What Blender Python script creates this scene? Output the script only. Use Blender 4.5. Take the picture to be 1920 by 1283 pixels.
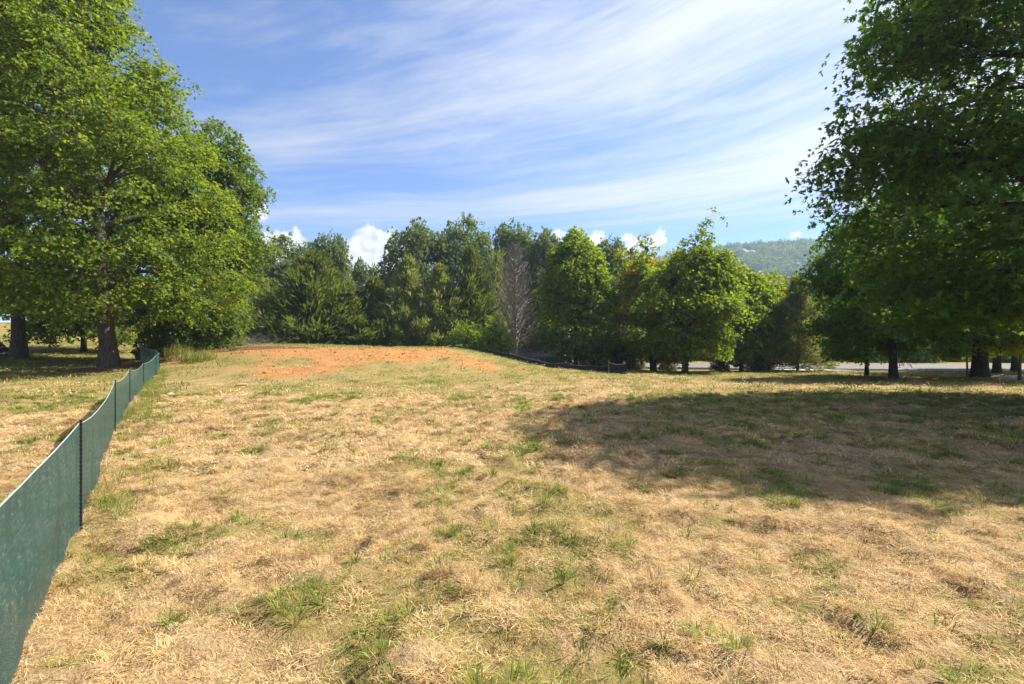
import bpy, math
import numpy as np
from mathutils import Vector

S = bpy.context.scene
for o in list(bpy.data.objects):
    bpy.data.objects.remove(o)
COL = S.collection

# ------------------------------------------------------------------ camera
EYE = 1.65
cam = bpy.data.cameras.new("camera")
cam.lens = 18.0
cam.sensor_width = 36.0
cam.clip_start = 0.05
cam.clip_end = 6000
cob = bpy.data.objects.new("camera", cam)
cob.location = (0, 0, EYE)
cob.rotation_euler = (math.radians(90), 0, 0)
COL.objects.link(cob)
S.camera = cob

# ------------------------------------------------------------------ light
SUN_AZ = math.atan2(0.94, 0.34)      # measured from +Y towards +X
SUN_EL = math.radians(49)
SUN = Vector((math.sin(SUN_AZ) * math.cos(SUN_EL), math.cos(SUN_AZ) * math.cos(SUN_EL), math.sin(SUN_EL)))
sl = bpy.data.lights.new("sun", 'SUN')
sl.energy = 4.6
sl.angle = math.radians(0.53)
sl.color = (1.0, 0.92, 0.79)
so = bpy.data.objects.new("sun", sl)
so.rotation_euler = SUN.to_track_quat('Z', 'Y').to_euler()
so.location = (60, 40, 80)
COL.objects.link(so)

vs = S.view_settings
vs.view_transform = 'Standard'
vs.look = 'None'
vs.gamma = 1.0
vs.use_curve_mapping = False
vs.exposure = 1.46
S.cycles.use_denoising = True
S.cycles.max_bounces = 6
S.cycles.diffuse_bounces = 3
S.cycles.transparent_max_bounces = 12
S.cycles.volume_bounces = 0
S.cycles.caustics_reflective = False
S.cycles.caustics_refractive = False


class NT:
    """Small helper for building node trees."""
    def __init__(self, tree):
        self.t = tree
        self.n = tree.nodes
        self.l = tree.links

    def put(self, sock, v):
        if isinstance(v, bpy.types.NodeSocket):
            self.l.new(v, sock)
        else:
            sock.default_value = v

    def node(self, typ, ins=None, **props):
        nd = self.n.new(typ)
        for k, v in props.items():
            setattr(nd, k, v)
        for k, v in (ins or {}).items():
            self.put(nd.inputs[k], v)
        return nd

    def math(self, op, a, b=0.0, c=None, clamp=False):
        nd = self.n.new('ShaderNodeMath')
        nd.operation = op
        nd.use_clamp = clamp
        self.put(nd.inputs[0], a)
        self.put(nd.inputs[1], b)
        if c is not None:
            self.put(nd.inputs[2], c)
        return nd.outputs[0]

    def vmath(self, op, a, b=None, scale=None):
        nd = self.n.new('ShaderNodeVectorMath')
        nd.operation = op
        self.put(nd.inputs[0], a)
        if b is not None:
            self.put(nd.inputs[1], b)
        if scale is not None:
            self.put(nd.inputs['Scale'], scale)
        return nd.outputs['Value'] if op in ('DOT_PRODUCT', 'LENGTH') else nd.outputs[0]

    def rng(self, v, a, b, c=0.0, d=1.0, smooth=True):
        nd = self.n.new('ShaderNodeMapRange')
        nd.interpolation_type = 'SMOOTHSTEP' if smooth else 'LINEAR'
        self.put(nd.inputs['Value'], v)
        for k, x in (('From Min', a), ('From Max', b), ('To Min', c), ('To Max', d)):
            self.put(nd.inputs[k], x)
        return nd.outputs['Result']

    def noise(self, vec, scale, detail=4, rough=0.55, dist=0.0, out='Fac'):
        nd = self.node('ShaderNodeTexNoise', {'Scale': scale, 'Detail': detail, 'Roughness': rough, 'Distortion': dist})
        if vec is not None:
            self.l.new(vec, nd.inputs['Vector'])
        return nd.outputs[out]

    def mix(self, f, a, b, blend='MIX'):
        nd = self.n.new('ShaderNodeMix')
        nd.data_type = 'RGBA'
        nd.blend_type = blend
        self.put(nd.inputs[0], f)
        self.put(nd.inputs[6], a)
        self.put(nd.inputs[7], b)
        return nd.outputs[2]

    def ramp(self, f, stops):
        nd = self.n.new('ShaderNodeValToRGB')
        e = nd.color_ramp.elements
        while len(e) < len(stops):
            e.new(0.5)
        for el, (p, c) in zip(e, stops):
            el.position = p
            el.color = (*c, 1)
        self.put(nd.inputs[0], f)
        return nd.outputs[0]


def col4(c):
    return (c[0], c[1], c[2], 1.0)


# ------------------------------------------------------------------ sky
def pixdir(px, py):
    v = Vector(((px - 960) / 960, 1.0, (641.5 - py) / 960))
    return v.normalized()


W = bpy.data.worlds.new("World")
S.world = W
W.use_nodes = True
W.node_tree.nodes.clear()
w = NT(W.node_tree)
sky = w.node('ShaderNodeTexSky', sky_type='NISHITA')
sky.sun_disc = False
sky.sun_elevation = SUN_EL
sky.sun_rotation = SUN_AZ
sky.altitude = 700
sky.air_density = 1.0
sky.dust_density = 0.1
sky.ozone_density = 3.0
tc = w.node('ShaderNodeTexCoord')
N = w.vmath('NORMALIZE', tc.outputs['Generated'])
sx = w.node('ShaderNodeSeparateXYZ', {0: N})
nx, ny, nz = sx.outputs
zz = w.math('ADD', w.math('MAXIMUM', nz, 0.0), 0.04)
pu = w.math('DIVIDE', nx, zz)
pv = w.math('DIVIDE', ny, zz)
# cirrus drawn out along wide arcs of the cloud deck
ax = w.math('ADD', pu, 1.2)
ay = w.math('ADD', pv, 0.2)
cxy = w.node('ShaderNodeCombineXYZ', {0: ax, 1: ay, 2: 0.0}).outputs[0]
warp = w.math('MULTIPLY', w.math('SUBTRACT', w.noise(cxy, 0.45, 2), 0.5), 0.7)
rr = w.math('ADD', w.vmath('LENGTH', cxy), warp)
th = w.math('ARCTAN2', ay, ax)
pol = w.node('ShaderNodeCombineXYZ', {0: w.math('MULTIPLY', rr, 1.0), 1: w.math('MULTIPLY', th, 1.3), 2: 3.7}).outputs[0]
st1 = w.noise(pol, 1.5, 6, 0.52, 0.12)
pol2 = w.node('ShaderNodeCombineXYZ', {0: w.math('MULTIPLY', rr, 3.4), 1: w.math('MULTIPLY', th, 1.9), 2: 9.1}).outputs[0]
st2 = w.noise(pol2, 2.2, 9, 0.66, 0.3)
big = w.noise(cxy, 0.33, 3, 0.5)


def gauss(v, c, wd):
    d = w.math('DIVIDE', w.math('SUBTRACT', v, c), wd)
    return w.math('POWER', 2.718, w.math('MULTIPLY', w.math('MULTIPLY', d, d), -1.0))


sund = w.vmath('DOT_PRODUCT', N, tuple(SUN))
glow = w.rng(sund, 0.28, 0.86)
bands = w.math('ADD', w.math('MULTIPLY', gauss(rr, 3.62, 0.30), 0.34), w.math('MULTIPLY', gauss(rr, 2.45, 0.36), 0.24))
cir = w.math('ADD', w.math('MULTIPLY', st1, 0.75), w.math('MULTIPLY', st2, 0.68))
cir = w.math('ADD', cir, bands)
cir = w.math('ADD', cir, w.math('MULTIPLY', w.math('SUBTRACT', big, 0.5), 0.55))
cir = w.math('ADD', cir, w.math('MULTIPLY', glow, 0.34))
cir = w.rng(cir, 0.63, 1.36)
cir = w.math('MULTIPLY', cir, 0.92)
veil = w.math('MULTIPLY', w.rng(nz, 0.0, 0.30, 1.0, 0.5), 0.10)
cir = w.math('MAXIMUM', cir, veil)
# cumulus heads near the skyline
nd = w.noise(N, 34.0, 6, 0.62, 0.0, 'Color')
nd2 = w.vmath('SUBTRACT', nd, (0.5, 0.5, 0.5))
Nd = w.vmath('NORMALIZE', w.vmath('ADD', N, w.vmath('SCALE', nd2, None, 0.050)))
puffs = [(690, 466, .034), (716, 472, .034), (662, 478, .024), (735, 462, .026), (700, 448, .02), (700, 500, .045), (655, 505, .03),
         (548, 447, .014), (525, 456, .018), (566, 455, .011), (500, 466, .026), (530, 480, .026),
         (476, 370, .011), (486, 402, .013),
         (1188, 462, .020), (1180, 470, .014), (1240, 442, .013), (1226, 450, .011), (1118, 448, .014), (1052, 446, .014), (1085, 455, .02),
         (1490, 446, .007)]
rs0 = np.random.default_rng(5)
extra = []
for k in range(14):      # the same sort of heads all around the horizon
    a = math.pi / 2 + 0.35 + k * 0.27 + rs0.uniform(-.1, .1)
    for j in range(3):
        e = 0.12 + rs0.uniform(0, .09)
        extra.append((Vector((math.sin(a + rs0.uniform(-.05, .05)) * math.cos(e), math.cos(a) * math.cos(e), math.sin(e))), rs0.uniform(.015, .035)))
cum = None
for d, r in [(pixdir(a, b), c) for a, b, c in puffs] + extra:
    dt = w.vmath('DOT_PRODUCT', Nd, tuple(d))
    f = w.rng(dt, math.cos(r * 1.25), math.cos(r * 0.75))
    cum = f if cum is None else w.math('MAXIMUM', cum, f)
lump = w.noise(N, 38.0, 5, 0.6)
lump2 = w.noise(w.vmath('ADD', N, w.vmath('SCALE', tuple(SUN), None, 0.012)), 38.0, 5, 0.6)
relief = w.math('MULTIPLY', w.math('SUBTRACT', lump, lump2), 2.4)
cumb = w.math('ADD', 7.0, w.math('MULTIPLY', relief, 4.0))
skyc = w.mix(1.0, sky.outputs[0], col4((0.70, 0.91, 1.25)), 'MULTIPLY')
skyc = w.vmath('SCALE', skyc, None, 1.0)
cirb = w.math('ADD', 5.4, w.math('MULTIPLY', glow, 1.4))
circ = w.vmath('SCALE', (0.93, 0.955, 1.05), None, cirb)
c1 = w.mix(cir, skyc, circ)
cumc = w.vmath('SCALE', (1.0, 1.0, 1.03), None, cumb)
c2 = w.mix(w.math('MULTIPLY', cum, 0.96), c1, cumc)
bg = w.node('ShaderNodeBackground', {'Color': c2, 'Strength': 0.057})
wo = w.node('ShaderNodeOutputWorld')
w.l.new(bg.outputs[0], wo.inputs['Surface'])


# ------------------------------------------------------------------ helpers
def vnoise(x, y, seed=0):
    """vectorised 2-D value noise in 0..1"""
    xi = np.floor(x).astype(np.int64)
    yi = np.floor(y).astype(np.int64)
    fx = x - xi
    fy = y - yi
    fx = fx * fx * (3 - 2 * fx)
    fy = fy * fy * (3 - 2 * fy)

    def h(a, b):
        n = (a * 374761393 + b * 668265263 + seed * 1274126177) & 0xffffffff
        n = ((n ^ (n >> 13)) * 1274126177) & 0xffffffff
        n = (n ^ (n >> 16)) & 0xffff
        return n / 65535.0
    return ((h(xi, yi) * (1 - fx) + h(xi + 1, yi) * fx) * (1 - fy)
            + (h(xi, yi + 1) * (1 - fx) + h(xi + 1, yi + 1) * fx) * fy)


def fbm(x, y, seed=0, oct=4, gain=.5):
    s = 0
    a = 1.0
    t = 0
    for k in range(oct):
        s = s + a * vnoise(x * 2 ** k + 17.3 * k, y * 2 ** k - 9.1 * k, seed + k * 7)
        t += a
        a *= gain
    return s / t


def sstep(a, b, x):
    t = np.clip((x - a) / (b - a), 0, 1)
    return t * t * (3 - 2 * t)


def set_props(o, label=None, cat=None, group=None, kind=None):
    if label:
        o["label"] = label
    if cat:
        o["category"] = cat
    if group:
        o["group"] = group
    if kind:
        o["kind"] = kind
    return o


def mesh_np(name, V, F, mat=None, smooth=False, attrs=None):
    """F: list of int arrays, each (n,3) or (n,4)"""
    me = bpy.data.meshes.new(name)
    V = np.asarray(V, dtype=np.float32).reshape(-1, 3)
    F = [np.asarray(f, dtype=np.int32) for f in F if len(f)]
    me.vertices.add(len(V))
    me.vertices.foreach_set("co", V.ravel())
    if F:
        loops = np.concatenate([f.ravel() for f in F])
        tot = np.concatenate([np.full(len(f), f.shape[1], dtype=np.int32) for f in F])
        start = np.concatenate([[0], np.cumsum(tot)[:-1]]).astype(np.int32)
        me.loops.add(len(loops))
        me.loops.foreach_set("vertex_index", loops)
        me.polygons.add(len(tot))
        me.polygons.foreach_set("loop_start", start)
        me.polygons.foreach_set("loop_total", tot)
        me.polygons.foreach_set("use_smooth", np.full(len(tot), smooth, dtype=bool))
    for k, (typ, arr) in (attrs or {}).items():
        a = me.attributes.new(k, typ, 'POINT')
        arr = np.asarray(arr)
        if typ == 'FLOAT_VECTOR':
            a.data.foreach_set("vector", arr.astype(np.float32).ravel())
        elif typ == 'INT':
            a.data.foreach_set("value", arr.astype(np.int32).ravel())
        else:
            a.data.foreach_set("value", arr.astype(np.float32).ravel())
    me.update(calc_edges=True)
    if mat:
        me.materials.append(mat)
    return me


def link(name, data, parent=None, loc=None):
    o = bpy.data.objects.new(name, data)
    COL.objects.link(o)
    if parent is not None:
        o.parent = parent
    if loc is not None:
        o.location = loc
    return o


def empty(name, loc, rz=0.0, sc=1.0):
    o = bpy.data.objects.new(name, None)
    o.empty_display_size = 0.2
    o.location = loc
    o.rotation_euler = (0, 0, rz)
    o.scale = (sc, sc, sc) if not isinstance(sc, tuple) else sc
    COL.objects.link(o)
    return o


class MB:
    """collects vertices and faces of one mesh"""
    def __init__(self):
        self.v = []
        self.q = []
        self.t = []
        self.n = 0

    def add(self, v, q=None, t=None):
        v = np.asarray(v, dtype=np.float64).reshape(-1, 3)
        if q is not None and len(q):
            self.q.append(np.asarray(q).reshape(-1, 4) + self.n)
        if t is not None and len(t):
            self.t.append(np.asarray(t).reshape(-1, 3) + self.n)
        self.v.append(v)
        self.n += len(v)

    def tube(self, P, R, k=6, cap=True):
        P = np.asarray(P, dtype=np.float64)
        R = np.broadcast_to(np.asarray(R, dtype=np.float64), (len(P),))
        T = np.gradient(P, axis=0)
        T /= np.linalg.norm(T, axis=1)[:, None] + 1e-9
        ref = np.array([1.0, 0.13, 0.07]) if abs(T[0, 0]) < 0.8 else np.array([0.1, 1.0, 0.2])
        A = np.cross(T, ref)
        A /= np.linalg.norm(A, axis=1)[:, None] + 1e-9
        B = np.cross(T, A)
        a = np.arange(k) * 2 * np.pi / k
        ring = (np.cos(a)[None, :, None] * A[:, None, :] + np.sin(a)[None, :, None] * B[:, None, :])
        V = P[:, None, :] + ring * R[:, None, None]
        n = len(P)
        i = np.arange(n - 1)[:, None] * k
        j = np.arange(k)[None, :]
        j2 = (j + 1) % k
        q = np.stack([i + j, i + j2, i + k + j2, i + k + j], -1).reshape(-1, 4)
        V = V.reshape(-1, 3)
        t = []
        if cap:
            for base, end in ((0, 0), ((n - 1) * k, n - 1)):
                V = np.vstack([V, P[end]])
                c = len(V) - 1
                for m in range(k):
                    t.append((c, base + m, base + (m + 1) % k))
        self.add(V, q, t)

    def box(self, c, s, rz=0.0):
        s = np.asarray(s) / 2
        p = np.array([(x, y, z) for x in (-1, 1) for y in (-1, 1) for z in (-1, 1)], dtype=float) * s
        ca, sa = math.cos(rz), math.sin(rz)
        p = np.stack([p[:, 0] * ca - p[:, 1] * sa, p[:, 0] * sa + p[:, 1] * ca, p[:, 2]], 1) + np.asarray(c)
        q = [(0, 1, 3, 2), (4, 6, 7, 5), (0, 4, 5, 1), (2, 3, 7, 6), (0, 2, 6, 4), (1, 5, 7, 3)]
        self.add(p, q)

    def mesh(self, name, mat, smooth=False):
        F = []
        if self.q:
            F.append(np.vstack(self.q))
        if self.t:
            F.append(np.vstack(self.t))
        return mesh_np(name, np.vstack(self.v), F, mat, smooth)

    def build(self, name, mat, parent=None, smooth=False, loc=None):
        return link(name, self.mesh(name, mat, smooth), parent, loc)


# ------------------------------------------------------------------ materials
def new_mat(name):
    m = bpy.data.materials.new(name)
    m.use_nodes = True
    m.node_tree.nodes.clear()
    return m, NT(m.node_tree)


def finish(m, n, shader, disp=None):
    out = n.node('ShaderNodeOutputMaterial')
    n.l.new(shader, out.inputs['Surface'])
    return m


def principled(n, color, rough=0.8, spec=0.2, normal=None, metallic=0.0):
    p = n.node('ShaderNodeBsdfPrincipled', {'Base Color': color, 'Roughness': rough, 'Metallic': metallic})
    p.inputs['Specular IOR Level'].default_value = spec
    if normal is not None:
        n.l.new(normal, p.inputs['Normal'])
    return p.outputs[0]


def simple_mat(name, c, rough=0.7, var=0.25, scale=8.0, spec=0.25, bump=0.0, metallic=0.0):
    m, n = new_mat(name)
    t = n.node('ShaderNodeTexCoord').outputs['Object']
    f = n.noise(t, scale, 6, 0.6)
    c0 = tuple(x * (1 - var) for x in c)
    c1 = tuple(min(1, x * (1 + var)) for x in c)
    cc = n.ramp(f, [(0.3, c0), (0.7, c1)])
    nm = None
    if bump:
        nm = n.node('ShaderNodeBump', {'Height': n.noise(t, scale * 3, 6), 'Strength': bump, 'Distance': 0.03}).outputs[0]
    return finish(m, n, principled(n, cc, rough, spec, nm, metallic))


def leaf_mat(name, stops, trans=0.38, rough=0.5, spec=0.3, patch=None, patch_scale=0.5, patch_lo=0.55, gain=(1.78, 1.56, 1.42)):
    """leaf colour varies leaf by leaf; patch adds turned (yellow/orange) sprays"""
    m, n = new_mat(name)
    g = n.node('ShaderNodeNewGeometry')
    tcn = n.node('ShaderNodeTexCoord').outputs['Object']
    rnd = g.outputs['Random Per Island']
    clump = n.noise(tcn, 0.9, 3)
    f = n.math('ADD', n.math('MULTIPLY', rnd, 0.50), n.math('MULTIPLY', clump, 0.54))
    stops = [(p_, tuple(min(.6, k_ * g_) for k_, g_ in zip(c_, gain))) for p_, c_ in stops]
    c = n.ramp(f, stops)
    if patch:
        pf = n.rng(n.noise(tcn, patch_scale, 4, 0.6), patch_lo, patch_lo + 0.16)
        pf = n.math('MULTIPLY', pf, n.rng(rnd, 0.1, 0.8, 0.3, 1.0))
        c = n.mix(pf, c, col4(patch))
    p = principled(n, c, rough + .12, spec * .5)
    tcolor = n.mix(1.0, c, col4((1.5, 1.40, 0.55)), 'MULTIPLY')
    tr = n.node('ShaderNodeBsdfTranslucent', {'Color': tcolor})
    mx = n.node('ShaderNodeMixShader', {0: min(.56, trans + .12)})
    n.l.new(p, mx.inputs[1])
    n.l.new(tr.outputs[0], mx.inputs[2])
    return finish(m, n, mx.outputs[0])


def bark_mat(name, c0, c1):
    m, n = new_mat(name)
    t = n.node('ShaderNodeTexCoord').outputs['Object']
    mp = n.node('ShaderNodeMapping', {'Vector': t, 'Scale': (1.0, 1.0, 0.18)}).outputs[0]
    f = n.noise(mp, 22.0, 7, 0.65, 0.4)
    c = n.ramp(f, [(0.32, c0), (0.62, c1)])
    nm = n.node('ShaderNodeBump', {'Height': f, 'Strength': 0.9, 'Distance': 0.05}).outputs[0]
    return finish(m, n, principled(n, c, 0.92, 0.1, nm))


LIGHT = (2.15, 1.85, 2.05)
LEAF = {
    'oak': leaf_mat('oak_leaf', [(0.2, (.040, .085, .012)), (0.5, (.075, .135, .018)), (0.75, (.125, .175, .028)), (0.95, (.20, .205, .045))], .42, .42, .4),
    'oak_b': leaf_mat('oak_leaf_deep', [(0.2, (.030, .070, .014)), (0.5, (.058, .110, .020)), (0.75, (.095, .145, .028)), (0.95, (.14, .17, .04))], .36, .45, .35),
    'maple': leaf_mat('maple_leaf', [(0.2, (.022, .058, .012)), (0.5, (.036, .085, .016)), (0.8, (.060, .115, .018)), (0.97, (.13, .15, .03))], .34, .42, .35, (.24, .19, .03), .38, .63, gain=(1.9, 1.72, 1.5)),
    'maple_y': leaf_mat('turning_leaf', [(0.2, (.055, .105, .014)), (0.5, (.095, .150, .020)), (0.8, (.15, .185, .024)), (0.97, (.24, .20, .03))], .42, .45, .3, (.34, .23, .025), .55, .50, gain=(2.1, 1.75, 1.4)),
    'maple_g': leaf_mat('bright_leaf', [(0.2, (.045, .100, .014)), (0.5, (.080, .145, .020)), (0.8, (.130, .185, .028)), (0.97, (.19, .21, .035))], .42, .45, .3, gain=(1.95, 1.65, 1.4)),
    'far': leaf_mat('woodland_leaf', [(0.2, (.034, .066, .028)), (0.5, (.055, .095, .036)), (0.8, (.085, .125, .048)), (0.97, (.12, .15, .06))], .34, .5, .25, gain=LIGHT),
    'cedar': leaf_mat('cedar_needle', [(0.2, (.034, .058, .020)), (0.5, (.060, .088, .028)), (0.8, (.100, .122, .042)), (0.97, (.150, .160, .060))], .26, .6, .15, gain=(1.75, 1.68, 1.5)),
    'cedar_l': leaf_mat('pale_cedar_needle', [(0.2, (.050, .075, .030)), (0.5, (.085, .112, .044)), (0.8, (.130, .150, .066)), (0.97, (.18, .19, .09))], .28, .6, .15, gain=(2.15, 2.05, 1.95)),
    'pine': leaf_mat('pine_needle', [(0.2, (.050, .072, .034)), (0.5, (.085, .105, .055)), (0.8, (.13, .145, .085)), (0.97, (.20, .19, .12))], .28, .55, .2, gain=(2.0, 1.9, 1.9)),
    'lime': leaf_mat('sapling_leaf', [(0.2, (.10, .17, .012)), (0.5, (.17, .24, .016)), (0.8, (.25, .28, .024)), (0.97, (.34, .29, .03))], .5, .45, .3),
    'shrub': leaf_mat('shrub_leaf', [(0.2, (.045, .095, .018)), (0.5, (.085, .150, .026)), (0.8, (.14, .20, .04)), (0.97, (.22, .21, .06))], .4, .45, .3),
    'dull': leaf_mat('dull_leaf', [(0.2, (.050, .062, .040)), (0.5, (.085, .095, .065)), (0.8, (.14, .14, .10)), (0.97, (.24, .22, .19))], .25, .55, .25),
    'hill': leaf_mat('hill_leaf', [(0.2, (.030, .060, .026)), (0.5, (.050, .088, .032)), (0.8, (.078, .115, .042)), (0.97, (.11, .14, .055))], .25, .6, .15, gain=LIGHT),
}
BARK = bark_mat('bark', (.040, .031, .024), (.135, .112, .090))
BARK_D = bark_mat('dark_bark', (.022, .018, .015), (.070, .058, .048))
BARK_G = bark_mat('dead_wood', (.120, .110, .098), (.33, .305, .28))


# ------------------------------------------------------------------ terrain
def H(x, y, fine=True):
    x = np.asarray(x, dtype=np.float64)
    y = np.asarray(y, dtype=np.float64)
    dx = (x + 11.5) / np.where(x < -11.5, 13.0, 15.5)
    dy = (y - 38) / np.where(y < 38, 20.5, 9.0)
    d = np.sqrt(dx * dx + dy * dy)
    z = 1.24 * sstep(0.0, 0.62, 1 - d)
    lf = np.maximum(0, -x - 10.0)
    z = z + 0.036 * np.minimum(lf, 75) * sstep(8, 30, y + lf * .3)
    z = z + 0.085 * np.clip(y - 36, 0, 60) * sstep(18, 45, -x)
    z = z - 0.032 * np.clip(y - 17, 0, 28) * sstep(-3, 14, x)
    z = z - 0.6 * sstep(46, 60, y) * sstep(30, 6, -x) * sstep(8, -6, x)
    far = sstep(70, 240, np.hypot(x, y))
    z = z * (1 - far) + far * (-3.0)
    z = z + 0.07 * (fbm(x * .12, y * .12, 3, 2) - .5) * sstep(3, 14, y)
    if fine:
        fade = np.clip(1.2 - y / 34, 0.0, 1)
        t = fbm(x * 2.3, y * 2.3, 11, 3)
        z = z + (0.21 * (t - .5) + 0.24 * np.maximum(0, fbm(x * 4.4, y * 4.4, 5, 2) - .46)) * fade * sstep(.2, .8, np.abs(fbm(x * .35, y * .35, 8, 2)) + .25)
    return z


def Hs(x, y):
    return float(H(np.array([x]), np.array([y]), False)[0])


def masks(x, y):
    """green growth, bare red soil, straw paleness"""
    g = fbm(x * .8, y * .8, 21, 4, .65) + .75 * (fbm(x * 2.6, y * 2.6, 31, 3) - .5)
    bias = -0.045 + 0 * x
    bias = bias + .26 * sstep(2.0, 6.5, x) * sstep(8.5, 12.0, y) * sstep(20, 17, y)            # green under the maple's shade
    bias = bias + .20 * np.exp(-((y - 17.5 - .06 * x) / 2.0) ** 2) * sstep(6, -2, x) * sstep(-16, -11, x)   # toe of the mound
    bias = bias + .13 * sstep(20, 26, y) * sstep(-4, 6, x)
    bias = bias + .12 * sstep(19, 26, y)
    fx = -0.69 * y - 0.75                                                                         # fence line
    left = sstep(0.1, 1.2, fx - x)
    bias = bias + left * (.07 + .22 * sstep(12, 18, y))
    bias = bias + .10 * sstep(6.2, 3.0, y) * sstep(-1.8, 0.2, x)
    bias = bias - .12 * np.exp(-((x + 3.2) / 3.2) ** 2 - ((y - 9.5) / 4.5) ** 2)
    bias = bias + .10 * np.exp(-((y - 4.6) / 1.0) ** 2) * sstep(-2.4, -1.6, x) * sstep(2, .5, x)
    G = sstep(.40, .62, g + bias)
    bias_m = sstep(18, 21, y) * sstep(4, 0, x) * sstep(-22, -18, x)
    G = np.maximum(G, bias_m * (.62 + .38 * G))
    md = np.exp(-((x + 7.0) / 6.2) ** 2 - ((y - 30) / 8.0) ** 2) + .75 * np.exp(-((x + 13) / 4.5) ** 2 - ((y - 29) / 6) ** 2) + .9 * np.exp(-((x + 17.6) / 1.5) ** 2 - ((y - 31.5) / 1.5) ** 2)
    s = fbm(x * .5, y * .32, 41, 4, .6)
    Soil = sstep(.46, .82, s * .74 + md * .52) * sstep(17, 21, y)
    Pale = fbm(x * .5, y * .5, 55, 3)
    return G, Soil, Pale


def graded(lo, hi, d_lo, d_hi, step, grow, far_lo, far_hi):
    """coordinates: even steps inside [d_lo,d_hi], growing outside"""
    c = list(np.arange(d_lo, d_hi + 1e-6, step))
    s = step
    v = c[-1]
    while v < far_hi:
        s *= grow
        v += s
        c.append(v)
    s = step
    v = c[0]
    pre = []
    while v > far_lo:
        s *= grow
        v -= s
        pre.append(v)
    return np.array(pre[::-1] + c)


gx = graded(0, 0, -7.0, 9.0, .085, 1.055, -1600, 1600)
gy = graded(0, 0, 1.2, 13.0, .085, 1.05, -300, 2600)
GX, GY = np.meshgrid(gx, gy)
GZ = H(GX, GY)
mg, ms, mp_ = masks(GX, GY)
nxg, nyg = len(gx), len(gy)
ii = (np.arange(nyg - 1)[:, None] * nxg + np.arange(nxg - 1)[None, :]).ravel()
gq = np.stack([ii, ii + 1, ii + 1 + nxg, ii + nxg], 1)

m, n = new_mat('lawn')
P_ = n.node('ShaderNodeNewGeometry').outputs['Position']
ag = n.node('ShaderNodeAttribute', attribute_name='green').outputs['Fac']
asl = n.node('ShaderNodeAttribute', attribute_name='soil').outputs['Fac']
apl = n.node('ShaderNodeAttribute', attribute_name='pale').outputs['Fac']
f1 = n.noise(P_, 9.0, 8, 0.7)
f2 = n.noise(P_, 2.2, 6, 0.65)
f3 = n.noise(P_, 55.0, 4, 0.6)
straw = n.ramp(n.math('ADD', n.math('MULTIPLY', f1, .6), n.math('MULTIPLY', f3, .4)),
               [(.30, (.13, .080, .042)), (.46, (.31, .210, .108)), (.60, (.46, .335, .180)), (.8, (.58, .45, .27))])  # straw ramp darkened: thatch shadow in the gaps is put into the colour
straw = n.mix(n.math('MULTIPLY', n.rng(f2, .5, .75), .35), straw, col4((.42, .235, .105)))
grass = n.ramp(n.math('ADD', n.math('MULTIPLY', f1, .55), n.math('MULTIPLY', f3, .45)),
               [(.30, (.072, .068, .020)), (.5, (.170, .150, .040)), (.68, (.29, .235, .070)), (.85, (.42, .33, .125))])
soil = n.ramp(n.math('ADD', n.math('MULTIPLY', f1, .7), n.math('MULTIPLY', f2, .3)),
              [(.3, (.22, .085, .032)), (.55, (.44, .195, .075)), (.75, (.54, .29, .13))])
gf = n.rng(n.math('ADD', ag, n.math('MULTIPLY', n.math('SUBTRACT', f1, .5), 2.4)), .25, .95)
c = n.mix(n.math('MULTIPLY', gf, .70), straw, grass)
sf = n.rng(n.math('ADD', asl, n.math('MULTIPLY', n.math('SUBTRACT', n.noise(P_, 2.6, 8, .75), .5), 2.8)), .30, .95)
c = n.mix(n.math('MULTIPLY', sf, .76), c, soil)
bmp = n.node('ShaderNodeBump', {'Height': n.math('ADD', f1, n.math('MULTIPLY', f3, .5)), 'Strength': 0.9, 'Distance': 0.06}).outputs[0]
LAWN = finish(m, n, principled(n, c, .95, .05, bmp))
gme = mesh_np('ground', np.stack([GX, GY, GZ], -1).reshape(-1, 3), [gq], LAWN, True,
              {'green': ('FLOAT', mg.ravel()), 'soil': ('FLOAT', ms.ravel()), 'pale': ('FLOAT', mp_.ravel())})
set_props(link('ground', gme), 'dry mown lawn rising to a low mound of red soil', 'ground', kind='structure')


def strip(name, pts, width, mat, lift, label, cat, n=60, crossn=6, prof=None):
    """sheet draped on the terrain along a centre line"""
    P = np.array(pts, dtype=float)
    t = np.linspace(0, len(P) - 1, n)
    cx = np.interp(t, np.arange(len(P)), P[:, 0])
    cy = np.interp(t, np.arange(len(P)), P[:, 1])
    tx, ty = np.gradient(cx), np.gradient(cy)
    L = np.hypot(tx, ty)
    nx_, ny_ = -ty / L, tx / L
    o = np.linspace(-.5, .5, crossn) * width if prof is None else np.array(prof[0]) * width
    crossn = len(o)
    X = cx[:, None] + nx_[:, None] * o[None]
    Y = cy[:, None] + ny_[:, None] * o[None]
    Z = H(X, Y, False) + (lift if prof is None else np.array(prof[1])[None])
    i = (np.arange(n - 1)[:, None] * crossn + np.arange(crossn - 1)[None]).ravel()
    q = np.stack([i, i + crossn, i + crossn + 1, i + 1], 1)
    o_ = link(name, mesh_np(name, np.stack([X, Y, Z], -1), [q], mat, True))
    return set_props(o_, label, cat, kind='structure')


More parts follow.
